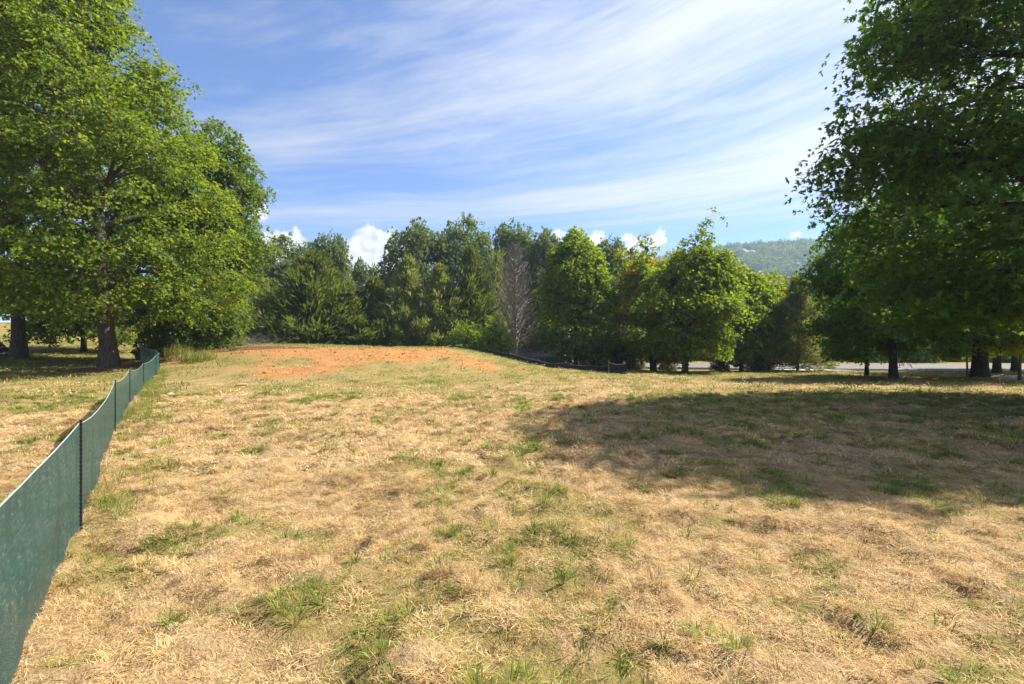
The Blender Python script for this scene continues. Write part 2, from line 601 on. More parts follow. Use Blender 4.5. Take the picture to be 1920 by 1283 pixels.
ASPH = simple_mat('asphalt', (.15, .148, .155), .9, .18, 3.0, .2)
CONC = simple_mat('concrete', (.40, .38, .36), .9, .12, 2.0, .2)
PAINT = simple_mat('road_paint', (.75, .74, .70), .7, .1, 5.0)
strip('road', [(-4, 58), (8, 55), (20, 52), (34, 50.5), (60, 50), (110, 51.5)], 10.4, ASPH, .10, 'grey asphalt road beyond the trees on the right', 'road', 90)
strip('driveway', [(25.8, 47.5), (25.4, 44.0), (25.6, 41.2)], 4.4, CONC, .125, 'pale concrete driveway apron joining the road', 'driveway', 20)
strip('kerb', [(-4, 52.6), (8, 49.6), (20, 46.6), (34, 45.1), (60, 44.6), (110, 46.1)], .28, CONC, .2, 'pale concrete kerb along the near side of the road', 'kerb', 90, 4, ([-.5, -.44, .44, .5], [-.05, .21, .21, -.05]))
strip('far_road', [(-120, 78), (-85, 70), (-66, 66), (-40, 74), (-20, 90)], 5.0, CONC, .06, 'pale road crossing the rise on the far left', 'road', 60)

# mulch beds
MULCH = simple_mat('bark_mulch', (.13, .065, .036), .95, .5, 16.0, .1, .8)
GRAVEL = simple_mat('pale_gravel', (.44, .37, .35), .9, .35, 26.0, .15, .8)


def bed(name, cx, cy, rx, ry, mat, label, lift=.05, seed=0, cat='mulch bed'):
    a = np.linspace(0, 2 * np.pi, 40, endpoint=False)
    rr_ = np.linspace(0, 1, 9)
    k = 1 + .16 * (vnoise(np.cos(a) * 2 + 9, np.sin(a) * 2 + 9, seed) - .5) * 2
    X = cx + rr_[:, None] * rx * (np.cos(a) * k)[None]
    Y = cy + rr_[:, None] * ry * (np.sin(a) * k)[None]
    Z = H(X, Y, False) + lift * (1 - rr_[:, None] ** 3) + .012 + .03 * (fbm(X * 3, Y * 3, seed, 3) - .5) - .05 * (rr_[:, None] > .99)
    na = len(a)
    q = []
    for i in range(len(rr_) - 1):
        for j in range(na):
            q.append((i * na + j, i * na + (j + 1) % na, (i + 1) * na + (j + 1) % na, (i + 1) * na + j))
    o_ = link(name, mesh_np(name, np.stack([X, Y, Z], -1), [np.array(q)], mat, True))
    return set_props(o_, label, cat, kind='structure')


# ------------------------------------------------------------------ plants
def unit(v):
    return v / (np.linalg.norm(v, axis=-1, keepdims=True) + 1e-9)


def leaf_mesh(rng, C, out, n_per, cr, flat, size, shape='kite', up=.6, rnd=.62, droop=.35, width=.40, sub=7):
    M = len(C)
    idx = np.repeat(np.arange(M), n_per)
    Nn = len(idx)
    g = rng.normal(size=(Nn, 3))
    g = g / np.maximum(1, np.linalg.norm(g, axis=1) / 1.9)[:, None]
    crs = (cr * rng.uniform(.7, 1.3, M))[idx]
    off = g * crs[:, None] * np.array([1, 1, flat])
    if sub:
        # leaves sit on branchlets: each cluster is a handful of tight sprays
        sc_ = rng.normal(size=(M, sub, 3))
        sc_ = sc_ / np.maximum(1, np.linalg.norm(sc_, axis=2) / 1.6)[..., None]
        pickd = rng.integers(0, sub, Nn)
        leaf_mesh.sub = (sc_ * (cr * np.array([1, 1, flat])), C)
        off = (sc_[idx, pickd] + .30 * g) * crs[:, None] * np.array([1, 1, flat])
    rh2 = (off[:, 0] ** 2 + off[:, 1] ** 2) / crs
    off[:, 2] -= droop * rh2
    P = C[idx] + off
    o = out[idx]
    nrm = unit(up * np.array([0, 0, 1.0]) + .35 * o + rnd * rng.normal(size=(Nn, 3)))
    t = o * .5 + unit(off) * .8 + rng.normal(size=(Nn, 3)) * .5 + np.array([0, 0, -.3])
    t = unit(t - nrm * np.sum(t * nrm, 1)[:, None])
    b = np.cross(nrm, t)
    s = size * rng.uniform(.5, 1.35, Nn)
    if shape == 'kite':
        co = [(0, 0, 0), (.45, -width, .10), (1, 0, -.06), (.45, width, .10)]
        fq = [(0, 1, 2, 3)]
    else:
        def pl(a, r, h):
            a = math.radians(a)
            return (math.cos(a) * r, math.sin(a) * r, h)
        co = [(0, 0, 0), pl(26, .50, .05), pl(0, 1, -.08), pl(-26, .50, .05), pl(52, .92, -.06), pl(98, .46, -.02), pl(-52, .92, -.06), pl(-98, .46, -.02)]
        fq = [(0, 3, 2, 1), (0, 1, 4, 5), (0, 7, 6, 3)]
    co = np.array(co)
    V = P[:, None, :] + s[:, None, None] * (co[None, :, 0:1] * t[:, None] + co[None, :, 1:2] * b[:, None] + co[None, :, 2:3] * nrm[:, None])
    k = len(co)
    F = (np.arange(Nn)[:, None, None] * k + np.array(fq)[None]).reshape(-1, 4)
    return V.reshape(-1, 3), F


def deciduous(seed, prof, trunk_r, z_first, n1=40, n2=7, ncl=(.5, .8, 1.05), n_leaf=90, cr=.55, leaf=.16, shape='kite',
              lean=(0, 0), rise=(.05, .30), flat=.5, wob=.20, fill=0, bare_base=None, up=.6, multi=1, shoots=0, low_fill=0, twigs=False):
    """prof: [(height, radius)] of the crown envelope. returns (wood MB, leaf V, leaf F)"""
    rng = np.random.default_rng(seed)
    pz = np.array([p[0] for p in prof])
    pr = np.array([p[1] for p in prof])
    top = pz[-1]
    ph = rng.uniform(0, 100)

    def axis(z):
        return np.stack([lean[0] * (z / top) ** 1.3, lean[1] * (z / top) ** 1.3, z], -1)

    def R(z, az):
        base = np.interp(z, pz, pr, left=pr[0] * .6, right=0.02)
        nz_ = vnoise(np.cos(az) * 1.7 + ph, np.sin(az) * 1.7 + z * .42, seed) + .6 * vnoise(np.cos(az) * 4.2 + ph, np.sin(az) * 4.2 + z * 1.1, seed + 3) - .8
        return base * (1 + wob * 1.6 * nz_)

    mb = MB()
    trunks = []
    for mt in range(multi):
        zt = np.linspace(-.25, top * .93, 16)
        a = axis(np.maximum(zt, 0))
        if multi > 1:
            aa = mt * 2.4 + seed
            sp = (.12 + .55 * (zt / top).clip(0, 1) ** .7) * (1.0 if mt else .3)
            a[:, 0] += np.cos(aa) * sp
            a[:, 1] += np.sin(aa) * sp
        a[:, 2] = zt
        wv = .012 * top * sstep(0, top * .5, zt)
        a[:, 0] += wv * np.sin(zt * .9 + seed)
        a[:, 1] += wv * np.cos(zt * .7 + seed * 2)
        u = np.clip(zt / (top * .93), 0, 1)
        rad = trunk_r * ((1 - u) ** .85 * .92 + .03) * (1 + .55 * np.exp(-np.maximum(zt, 0) / (trunk_r * 1.3)))
        # a flare with root buttresses
        mb.tube(a, rad, 12)
        trunks.append((zt, a, rad))
    C = []
    O = []
    ga = 2.39996
    for i in range(n1):
        f = (i + .5) / n1
        zs = z_first + (top * .86 - z_first) * f ** 1.05
        az = i * ga + rng.normal() * .25
        ze = zs + (top - zs) * rng.uniform(*rise) + .3 * (1 - f)
        if f < .22:
            ze = zs + rng.uniform(-.25, .12) * (pz[1] if len(pz) > 1 else 1) * .5
        ze = min(max(ze, pz[0] + .05), top * .99)
        tk = trunks[i % multi]
        s = np.array([np.interp(zs, tk[0], tk[1][:, k]) for k in range(3)])
        rr_ = float(R(np.array(ze), np.array(az))) * rng.uniform(.80, 1.0)
        e = axis(np.array(ze)) + np.array([math.cos(az) * rr_, math.sin(az) * rr_, 0])
        L = np.linalg.norm(e - s)
        u = np.linspace(0, 1, 7)[:, None]
        mid = (s + e) / 2 + np.array([0, 0, .10 * L * (1 if f > .2 else .6)])
        Pb = (1 - u) ** 2 * s + 2 * u * (1 - u) * mid + u ** 2 * e + rng.normal(size=(7, 3)) * .02 * L * u
        rt = np.interp(zs, tk[0], tk[2])
        r0 = min(rt * .55, .022 * L + .02)
        mb.tube(Pb, r0 * (1 - .85 * u[:, 0]), 5, False)
        C.append(e)
        O.append(unit(e - axis(np.array(ze * .92))))
        nn = max(2, int(n2 * (0.45 + .55 * min(1, L / (pr.max() * .9)))))
        for j in range(nn):
            uu = .25 + .72 * (j + rng.uniform(0, 1)) / nn
            b0 = np.array([np.interp(uu, u[:, 0], Pb[:, k]) for k in range(3)])
            bd = unit(e - s)
            side = unit(np.cross(bd, [0, 0, 1.0])) * (1 if j % 2 else -1)
            d = unit(bd * .75 + side * rng.uniform(.5, 1.1) + np.array([0, 0, rng.uniform(-.18, .55)]))
            L2 = L * rng.uniform(.28, .5) * (1.15 - .6 * uu)
            tip = b0 + d * L2
            # keep inside the envelope
            tz = min(max(tip[2], pz[0]), top)
            ctr = axis(np.array(tz))
            rad2 = math.hypot(tip[0] - ctr[0], tip[1] - ctr[1])
            lim = float(R(np.array(tz), np.array(math.atan2(tip[1] - ctr[1], tip[0] - ctr[0])))) * rng.uniform(.92, 1.06)
            if rad2 > lim:
                tip[:2] = ctr[:2] + (tip[:2] - ctr[:2]) * lim / rad2
            tip[2] = tz
            mid2 = (b0 + tip) / 2 + np.array([0, 0, .06 * L2])
            mb.tube(np.array([b0, mid2, tip]), np.array([r0 * .38 * (1 - .6 * uu) + .004, r0 * .22 * (1 - .6 * uu) + .003, .003]), 3, False)
            for fr in ncl:
                C.append(b0 + (tip - b0) * fr + rng.normal(size=3) * .10 * L2)
                O.append(unit(tip - axis(np.array(tip[2] * .92)) + 1e-3))
    for k in range(fill + low_fill):
        z = pz[0] + (top - pz[0]) * (rng.uniform(0, 1) if k < fill else rng.uniform(.05, .34))
        az = rng.uniform(0, 2 * math.pi)
        rr_ = float(R(np.array(z), np.array(az))) * rng.uniform(.45, 1) ** .5
        p = axis(np.array(z)) + np.array([math.cos(az) * rr_, math.sin(az) * rr_, 0])
        C.append(p)
        O.append(unit(np.array([math.cos(az), math.sin(az), .3])))
    for k in range(shoots):      # upright leaders standing out of the top
        az = rng.uniform(0, 2 * math.pi)
        zb = top * rng.uniform(.55, .8)
        rr_ = float(R(np.array(zb), np.array(az))) * rng.uniform(.3, .85)
        s = axis(np.array(zb)) + np.array([math.cos(az) * rr_, math.sin(az) * rr_, 0])
        e = s + np.array([math.cos(az) * .9 + .3, math.sin(az) * .4, top * rng.uniform(.25, .42)])
        mb.tube(np.array([s, (s + e) / 2, e]), np.array([.03, .02, .005]), 4, False)
        for fr in np.linspace(.15, 1.0, 9):
            C.append(s + (e - s) * fr + rng.normal(size=3) * .12)
            O.append(unit(np.array([math.cos(az), math.sin(az), .6])))
    C = np.array(C)
    O = np.array(O)
    if bare_base is not None:
        keep = C[:, 2] > bare_base
        C, O = C[keep], O[keep]
    V, F = leaf_mesh(rng, C, O, n_leaf, cr, flat, leaf, shape, up=up)
    V[:, 2] = np.maximum(V[:, 2], .05)
    if twigs:      # branchlets that carry the sprays
        sc_, Cc = leaf_mesh.sub
        tip = Cc[:, None] + sc_ * .95
        tip[..., 2] -= .35 * (sc_[..., 0] ** 2 + sc_[..., 1] ** 2) / cr
        tip = tip.reshape(-1, 3)
        b0 = (np.repeat(Cc - .35 * O * cr, sc_.shape[1], axis=0))
        a = np.array([0, 2.094, 4.189])
        ring = np.stack([np.cos(a), np.sin(a), .4 * np.cos(a)], 1)
        TV = np.concatenate([b0[:, None] + ring * .007, tip[:, None] + ring * .003], 1).reshape(-1, 3)
        k_ = np.arange(len(tip))[:, None, None] * 6
        TQ = (k_ + np.array([[0, 1, 4, 3], [1, 2, 5, 4], [2, 0, 3, 5]])[None]).reshape(-1, 4)
        mb.add(TV, TQ)
    return mb, V, F


def conifer(seed, h, r, n_br=150, n_sl=110, sl=.30, width=.11, elev=.75, power=.8, z0=.2, sparse=0.0, thick=.30, trunk=.12, jag=.25):
    rng = np.random.default_rng(seed)
    mb = MB()
    zt = np.linspace(-.2, h * .97, 12)
    mb.tube(np.stack([.04 * np.sin(zt), .04 * np.cos(zt * 1.3), zt], 1), trunk * (1 - zt.clip(0) / h * .95) + .008, 7)
    P = []
    D = []
    for i in range(n_br):
        t = ((i + .5) / n_br) ** 1.1
        z = z0 + (h * .97 - z0) * t
        L = r * (1 - t) ** power * rng.uniform(1 - jag * 1.6, 1 + jag) + .12
        az = i * 2.39996 + rng.normal() * .3
        el = elev * rng.uniform(.6, 1.25) + .35 * t
        d = np.array([math.cos(az) * math.cos(el), math.sin(az) * math.cos(el), math.sin(el)])
        L = L / max(.35, math.cos(el)) * .92
        s = np.array([0, 0, z - .35 * L * math.sin(el)])
        s[2] = max(s[2], .1)
        e = s + d * L
        mb.tube(np.array([s, (s + e) / 2, e]), np.array([.012 + .008 * L, .010, .003]), 3, False)
        if rng.uniform() < sparse:
            continue
        m_ = int(n_sl * (.35 + .65 * L / (r * 1.3)))
        u = rng.uniform(.12, 1.0, m_) ** .75
        j = rng.normal(size=(m_, 3)) * (thick * L * (1.05 - u) * .6 + .07)[:, None]
        P.append(s + d * (L * u)[:, None] + j)
        D.append(unit(d * 1.0 + np.array([0, 0, .35]) + unit(j) * .55 + rng.normal(size=(m_, 3)) * .30))
    P = np.vstack(P)
    D = np.vstack(D)
    m_ = len(P)
    nrm = unit(np.cross(D, rng.normal(size=(m_, 3))))
    b = np.cross(nrm, D)
    s = sl * rng.uniform(.6, 1.35, m_)
    co = np.array([(-.1, 0, 0), (.4, -width, .03), (1, 0, 0), (.4, width, .03)])
    V = P[:, None] + s[:, None, None] * (co[None, :, 0:1] * D[:, None] + co[None, :, 1:2] * b[:, None] + co[None, :, 2:3] * nrm[:, None])
    F = np.arange(m_ * 4).reshape(-1, 4)
    V = V.reshape(-1, 3)
    V[:, 2] = np.maximum(V[:, 2], .03)
    return mb, V, F


def shrub(seed, h, r, n_cl=60, n_leaf=70, cr=.28, leaf=.12, stems=9, shape='kite'):
    rng = np.random.default_rng(seed)
    mb = MB()
    C = []
    O = []
    tips = []
    for i in range(stems):
        az = i * 2.4 + rng.normal() * .3
        e = np.array([math.cos(az) * r * rng.uniform(.35, .85), math.sin(az) * r * rng.uniform(.35, .85), h * rng.uniform(.6, .98)])
        s = np.array([math.cos(az) * .08, math.sin(az) * .08, -.1])
        m_ = (s + e) / 2 + np.array([0, 0, .15 * h])
        mb.tube(np.array([s, m_, e]), np.array([.03, .018, .005]) * max(.6, h / 2.5), 4, False)
        tips.append((s, m_, e))
    for k in range(n_cl):
        az = rng.uniform(0, 2 * math.pi)
        el = math.asin(rng.uniform(0.0, 1))
        q = rng.uniform(.5, 1.0) * (1 + .35 * (vnoise(np.array(math.cos(az) * 2 + seed), np.array(math.sin(az) * 2 + el * 2), seed) - .5))
        p = np.array([math.cos(az) * math.cos(el) * r * q, math.sin(az) * math.cos(el) * r * q, .12 + math.sin(el) * h * q])
        C.append(p)
        O.append(unit(np.array([math.cos(az), math.sin(az), .5])))
    V, F = leaf_mesh(rng, np.array(C), np.array(O), n_leaf, cr, .7, leaf, shape, up=.5)
    V[:, 2] = np.maximum(V[:, 2], .02)
    return mb, V, F


class Kind:
    """mesh data of one kind of plant, shared by its copies"""
    def __init__(self, made, wood, leaf, wood_name='trunk', leaf_name='crown'):
        mb, V, F = made
        self.wn, self.ln = wood_name, leaf_name
        self.w = mb.mesh(wood_name, wood, True)
        self.l = mesh_np(leaf_name, V, [F], leaf, False) if V is not None else None


def plant(kind, name, px, D, label, cat='tree', rz=0.0, sc=1.0, group=None, z=None, leafmat=None, x=None):
    X = (px - 960) / 960 * D if x is None else x
    zz_ = Hs(X, D) if z is None else z
    e = empty(name, (X, D, zz_ - .02), rz, sc)
    link(kind.wn, kind.w, e)
    if kind.l is not None:
        c_ = link(kind.ln, kind.l, e)
        if leafmat is not None:
            c_.material_slots[0].link = 'OBJECT'
            c_.material_slots[0].material = leafmat
    return set_props(e, label, cat, group)


# ---- left group of shade trees
oakA = Kind(deciduous(1, [(2.3, 3.8), (3.4, 5.0), (5.5, 5.7), (8, 5.7), (11.2, 5.2), (14.2, 4.3), (17.5, 2.7), (20, 1.5), (21.8, .3)], .36, 2.6,
                      n1=62, n2=8, ncl=(.72, 1.05), n_leaf=108, cr=.52, leaf=.155, lean=(-2.9, -.5), twigs=True, fill=150, low_fill=170, flat=.40, rise=(.03, .22)), BARK, LEAF['oak'])
plant(oakA, 'oak_tree', 205, 24, 'tall broad oak with a thick bare trunk just behind the green mesh fence')
oakC = Kind(deciduous(2, [(3.0, 4.5), (4.4, 6.5), (8, 7.3), (13, 6.8), (17, 5), (20.5, 2.5), (22.5, .3)], .36, 2.7,
                      n1=52, n2=8, ncl=(.72, 1.05), n_leaf=82, cr=.62, leaf=.19, fill=140, low_fill=110, flat=.40, rise=(.06, .3)), BARK, LEAF['oak'])
plant(oakC, 'oak_tree', 35, 30, 'oak with a low forked trunk at the left edge of the picture', rz=.6)
oakB = Kind(deciduous(3, [(.3, 2.2), (2.2, 3.0), (5, 3.6), (8, 3.9), (11, 3.0), (13.4, 1.6), (14.7, .2)], .26, .9,
                      n1=50, n2=7, ncl=(.72, 1.05), n_leaf=82, cr=.52, leaf=.18, fill=150, flat=.42, rise=(.08, .32), lean=(1.2, 0)), BARK, LEAF['oak_b'])
plant(oakB, 'oak_tree', 395, 32, 'deep green oak leafy to the ground, right of the thick oak trunk', x=-19.8)
oakS = Kind(deciduous(4, [(1.1, 2.5), (2.4, 3.6), (5, 3.6), (7.5, 2.2), (9, .3)], .19, 1.4,
                      n1=34, n2=6, n_leaf=48, cr=.55, leaf=.22, fill=80, flat=.5), BARK_D, LEAF['oak_b'])
plant(oakS, 'shade_tree', 157, 38, 'small dark-trunked tree in the shade between the two left oaks', rz=1.0)

# ---- woodland behind the mound
far_kinds = []
for k, (pf, tr) in enumerate([
        ([(1.5, 3.0), (6, 5.0), (10, 5.6), (13.5, 4.6), (16, 2.6), (17, .6)], .3),
        ([(1.5, 2.6), (6, 4.2), (10, 5.0), (14, 4.2), (16.4, 2.2), (17, .5)], .28),
        ([(2.0, 3.2), (7, 5.4), (11, 5.8), (14, 5.0), (16.2, 3.0), (17, .8)], .3)]):
    far_kinds.append(Kind(deciduous(30 + k, pf, tr, 2.5, n1=40, n2=6, ncl=(.9,), n_leaf=62, cr=.78, leaf=.40, fill=110, flat=.5, wob=.42, rise=(.15, .5)), BARK_D, LEAF['far']))
small_far = Kind(deciduous(36, [(5, 1.2), (7, 2.4), (9, 2.6), (10.5, 1.4), (11, .3)], .12, 5.0, n1=16, n2=4, ncl=(.8, 1.0), n_leaf=34, cr=.5, leaf=.34, flat=.5, wob=.3), BARK_D, LEAF['far'])


def far_tree(k, px, D, topy, hw, label, rz, z=-1.2, group='woodland trees behind the mound', kind=None, base_h=17.0, base_r=5.6):
    hgt = (641 - topy) / 960 * D + EYE - z
    kd = kind or far_kinds[k]
    s = hgt / base_h
    sr = hw / 960 * D / base_r
    return plant(kd, 'woodland_tree', px, D, label, 'tree', rz, (sr, sr, s), group, z)


far_tree(0, 540, 68, 447, 66, 'hazy round-topped woodland tree just right of the deep green oak', .3)
far_tree(1, 618, 66, 433, 50, 'tall hazy woodland tree left of the sunlit cloud', 1.2)
far_tree(0, 470, 72, 470, 60, 'woodland tree mostly hidden behind the deep green oak', 2.2)
far_tree(2, 787, 64, 416, 60, 'dark woodland tree right of the sunlit cloud', 2.0)
far_tree(0, 872, 66, 408, 56, 'tallest woodland tree, above the pointed cedars', 3.1)
far_tree(1, 962, 68, 411, 56, 'woodland tree rising directly behind the bare dead tree', 4.0)
far_tree(2, 1022, 66, 432, 46, 'woodland tree just left of the round bright maple', 5.0)
far_tree(1, 1142, 66, 441, 46, 'woodland tree just right of the round bright maple', .9)
far_tree(0, 1192, 74, 468, 40, 'lower woodland tree between the maple and the yellowing tree', 5.5)
far_tree(0, 1085, 72, 450, 40, 'woodland tree peeping over the round bright maple', 2.6)
far_tree(0, 682, 72, 472, 24, 'thin open tree standing in front of the sunlit cloud', .5, kind=small_far, base_h=11., base_r=2.6)
far_tree(0, 728, 66, 486, 22, 'thin leaning tree at the right edge of the sunlit cloud', 2.5, kind=small_far, base_h=11., base_r=2.6)
for k, (px, D, ty, hw) in enumerate([(1452, 84, 503, 34), (1488, 88, 498, 36), (1530, 92, 508, 36), (1410, 95, 520, 36)]):
    far_tree(k % 3, px, D, ty + 10, hw, ['pale green poplar-like tree behind the grey pine, leftmost of three', 'tallest pale green tree behind the grey pine, below the hill',
             'pale green tree right of the grey pine, below the hill', 'pale green tree behind the leafy green maple, below the hill'][k], k * 1.3, -1.2, 'trees across the road')
for k in range(9):
    far_tree(k % 3, 1590 + k * 62, 96 + (k * 37 % 13), 520 + (k * 29 % 30), 46, 'tree across the road, behind the shady maples on the right', k * .8, -1.2, 'trees across the road behind the maples')
for k, (px, D, ty, hw) in enumerate([(250, 70, 520, 60), (330, 62, 540, 60), (100, 88, 545, 44)]):
    far_tree(k % 3, px, D, ty, hw, ['tree on the far rise, just right of the thick oak trunk', 'tree on the far rise behind the deep green oak', 'distant tree on the far rise right of the forked oak trunk'][k], k * 1.7, Hs((px - 960) / 960 * D, D), 'trees on the far left rise')

# ---- cedars along the back of the mound
ced = [Kind(conifer(50 + k, 9.0, 2.5, 190, 105, .40, .11, .72, .95, jag=.42), BARK_D, LEAF['cedar']) for k in range(3)]
cedw = Kind(conifer(54, 9.0, 4.0, 250, 115, .42, .11, .58, .88, jag=.42), BARK_D, LEAF['cedar'])
ceds = Kind(conifer(55, 9.5, 1.7, 120, 60, .34, .10, .7, .6, sparse=.3, jag=.4), BARK_D, LEAF['cedar_l'])


def cedar(kind, px, D, topy, hw, label, rz, base_r, base_h=9.0, z=.35, mat=None):
    hgt = (641 - topy) / 960 * D + EYE - z
    sr = 1.28 * hw / 960 * D / base_r
    return plant(kind, 'cedar_tree', px, D, label, 'tree', rz, (sr, sr, hgt / base_h), 'cedars behind the mound', z, mat)


cedar(cedw, 590, 48, 474, 100, 'widest dark cedar, a broad cone behind the left of the mound', .4, 4.0)
cedar(ced[0], 508, 50, 525, 58, 'rounded cedar beside the grey dead brush', 1.0, 2.5, mat=LEAF['cedar_l'])
cedar(ced[1], 655, 47, 540, 52, 'shorter cedar just right of the widest cedar', 2.0, 2.5)
cedar(ced[2], 702, 48, 522, 52, 'middle-sized cedar below the sunlit cloud', 3.0, 2.5)
cedar(ced[0], 765, 48, 483, 48, 'pale-tipped narrow cedar right of the sunlit cloud', 4.0, 2.5, mat=LEAF['cedar_l'])
cedar(ced[1], 824, 48, 497, 46, 'pale-tipped cedar left of the tallest pointed cedar', 5.0, 2.5, mat=LEAF['cedar_l'])
cedar(ced[2], 882, 49, 464, 46, 'tallest pointed cedar, left of the bare dead tree', 1.5, 2.5)
cedar(ceds, 932, 50, 470, 34, 'thin sparse cedar leaning against the bare dead tree', .6, 1.7, 9.5)
cedar(ced[1], 1010, 52, 545, 40, 'dark cedar between the dead tree and the round maple', 2.6, 2.5, z=-.2)
cedar(ced[0], 1165, 50, 530, 34, 'dark narrow cedar right of the round maple', 3.6, 2.5, z=-.5)
cedar(ced[2], 735, 52, 545, 48, 'low cedar in the second row below the thin leaning tree', .2, 2.5)
cedar(ced[2], 860, 54, 560, 60, 'low cedar hidden behind the pointed cedars', 1.2, 2.5)

# ---- round maple and the group by the road
mapleM = Kind(deciduous(70, [(.3, 2.3), (2, 2.8), (4.5, 3.05), (7, 2.7), (9, 1.7), (10.3, .8), (10.8, .2)], .16, .8, n1=44, n2=6, n_leaf=62, cr=.40, leaf=.22, fill=210, flat=.5, wob=.20), BARK_D, LEAF['maple_g'])
plant(mapleM, 'maple_tree', 1080, 41, 'round bright green maple standing alone beside the black silt fence', rz=.4)
mapleT = Kind(deciduous(71, [(1.2, 2.3), (2.4, 3.4), (4.4, 3.6), (6.2, 2.8), (7.6, 1.7), (8.6, .5)], .20, 1.5, n1=42, n2=7, n_leaf=62, cr=.42, leaf=.19, fill=60, flat=.45, wob=.34, shoots=5, lean=(.9, 0)), BARK, LEAF['maple_g'])
plant(mapleT, 'maple_tree', 1284, 36, 'leafy green maple with a single brown trunk on the mown lawn, upright shoots on top', rz=0, sc=1.08)
mapleY = Kind(deciduous(72, [(1.1, 2.2), (2.5, 3.3), (5, 3.5), (7.2, 2.6), (9, 1.3), (9.8, .2)], .13, 1.3, n1=40, n2=6, n_leaf=58, cr=.42, leaf=.21, fill=50, flat=.45, wob=.36, multi=4, shoots=5), BARK_D, LEAF['maple_y'])
plant(mapleY, 'multi_stemmed_tree', 1224, 40, 'yellowing multi-stemmed tree left of the leafy maple', rz=.5)
plant(Kind(deciduous(73, [(1.0, 1.8), (2.5, 2.6), (5, 2.8), (7, 2.0), (8.6, .3)], .17, 1.3, n1=34, n2=6, n_leaf=58, cr=.42, leaf=.21, fill=80, flat=.5, wob=.25), BARK_D, LEAF['maple_g']),
      'maple_tree', 1390, 42, 'green maple at the roadside, right of the leafy single-trunked maple', rz=2.0)
plant(Kind(conifer(74, 7.4, 2.3, 120, 190, .36, .085, .16, .80, z0=.4, sparse=.06, thick=.36, trunk=.10, jag=.38), BARK, LEAF['pine']),
      'pine_tree', 1496, 40, 'sparse grey-green pine beside the driveway apron', rz=.3)
plant(Kind(deciduous(75, [(.8, 1.4), (2.5, 2.1), (5, 2.2), (7, 1.5), (8.4, .2)], .12, 1.2, n1=28, n2=6, n_leaf=50, cr=.42, leaf=.22, fill=70, wob=.25), BARK_D, LEAF['maple_y']),
      'slender_tree', 1440, 43.5, 'slender olive-green tree between the roadside maple and the grey pine', rz=1.0)

# ---- maples on the right
mapN = Kind(deciduous(80, [(2.2, 4.0), (3.0, 5.0), (4.8, 5.5), (8, 5.6), (11, 5.0), (13.6, 3.4), (15.6, .4)], .30, 2.3,
                      n1=74, n2=8, ncl=(.45, .75, 1.0), n_leaf=50, cr=.46, leaf=.125, shape='maple', fill=60, low_fill=210, flat=.36, twigs=True, wob=.15, rise=(.02, .18), up=.8), BARK_D, LEAF['maple'])
plant(mapN, 'maple_tree', 0, 12.8, 'huge dark maple filling the upper right, its trunk just outside the picture', x=14.6)
mapR1 = Kind(deciduous(83, [(2.0, 2.8), (3.2, 4.4), (5.5, 4.8), (8.5, 4.2), (11, 2.4), (12.5, .3)], .33, 2.4,
                       n1=44, n2=7, ncl=(.72, 1.05), n_leaf=64, cr=.5, leaf=.17, fill=90, flat=.4, wob=.2, rise=(.03, .2)), BARK_D, LEAF['maple'])
plant(mapR1, 'maple_tree', 1837, 27, 'maple with a thick black trunk standing in reddish mulch on the right', sc=1.08)
mapR2 = Kind(deciduous(81, [(1.5, 2.4), (2.5, 3.6), (4.6, 3.9), (6.6, 3.2), (8.2, 1.7), (9.0, .3)], .19, 1.9,
                       n1=44, n2=7, ncl=(.72, 1.05), n_leaf=66, cr=.44, leaf=.15, shape='kite', fill=100, flat=.38, wob=.22, rise=(.04, .22)), BARK_D, LEAF['maple'])
plant(mapR2, 'maple_tree', 1675, 26.5, 'lower dark maple with a slim trunk, left of the thick black trunk', rz=.8, sc=1.08)
plant(mapR2, 'maple_tree', 1625, 32, 'dark maple behind the slim-trunked maple, reaching left to the driveway', rz=2.8, sc=.66)
sap = Kind(deciduous(82, [(1.6, 1.0), (2.2, 1.7), (3.0, 1.7), (3.7, 1.0), (4.2, .1)], .075, 1.6, n1=18, n2=4, n_leaf=40, cr=.30, leaf=.15, shape='maple', flat=.4), BARK, LEAF['lime'])
plant(sap, 'young_maple', 1912, 25, 'young lime-green maple on the gravel bed at the right edge', rz=0)
plant(sap, 'young_maple', 1814, 30, 'young yellow-green maple just left of the thick black trunk', rz=2.0, sc=.85, leafmat=LEAF['maple_y'])
plant(mapR2, 'maple_tree', 1869, 36, 'far dark-trunked maple seen just right of the thick black trunk', rz=4.0, sc=(1.3, 1.3, 1.25))
plant(mapR2, 'maple_tree', 1902, 42.5, 'farthest roadside maple on the right, beyond the gravel bed', rz=5.0, sc=1.2, leafmat=LEAF['maple_g'])

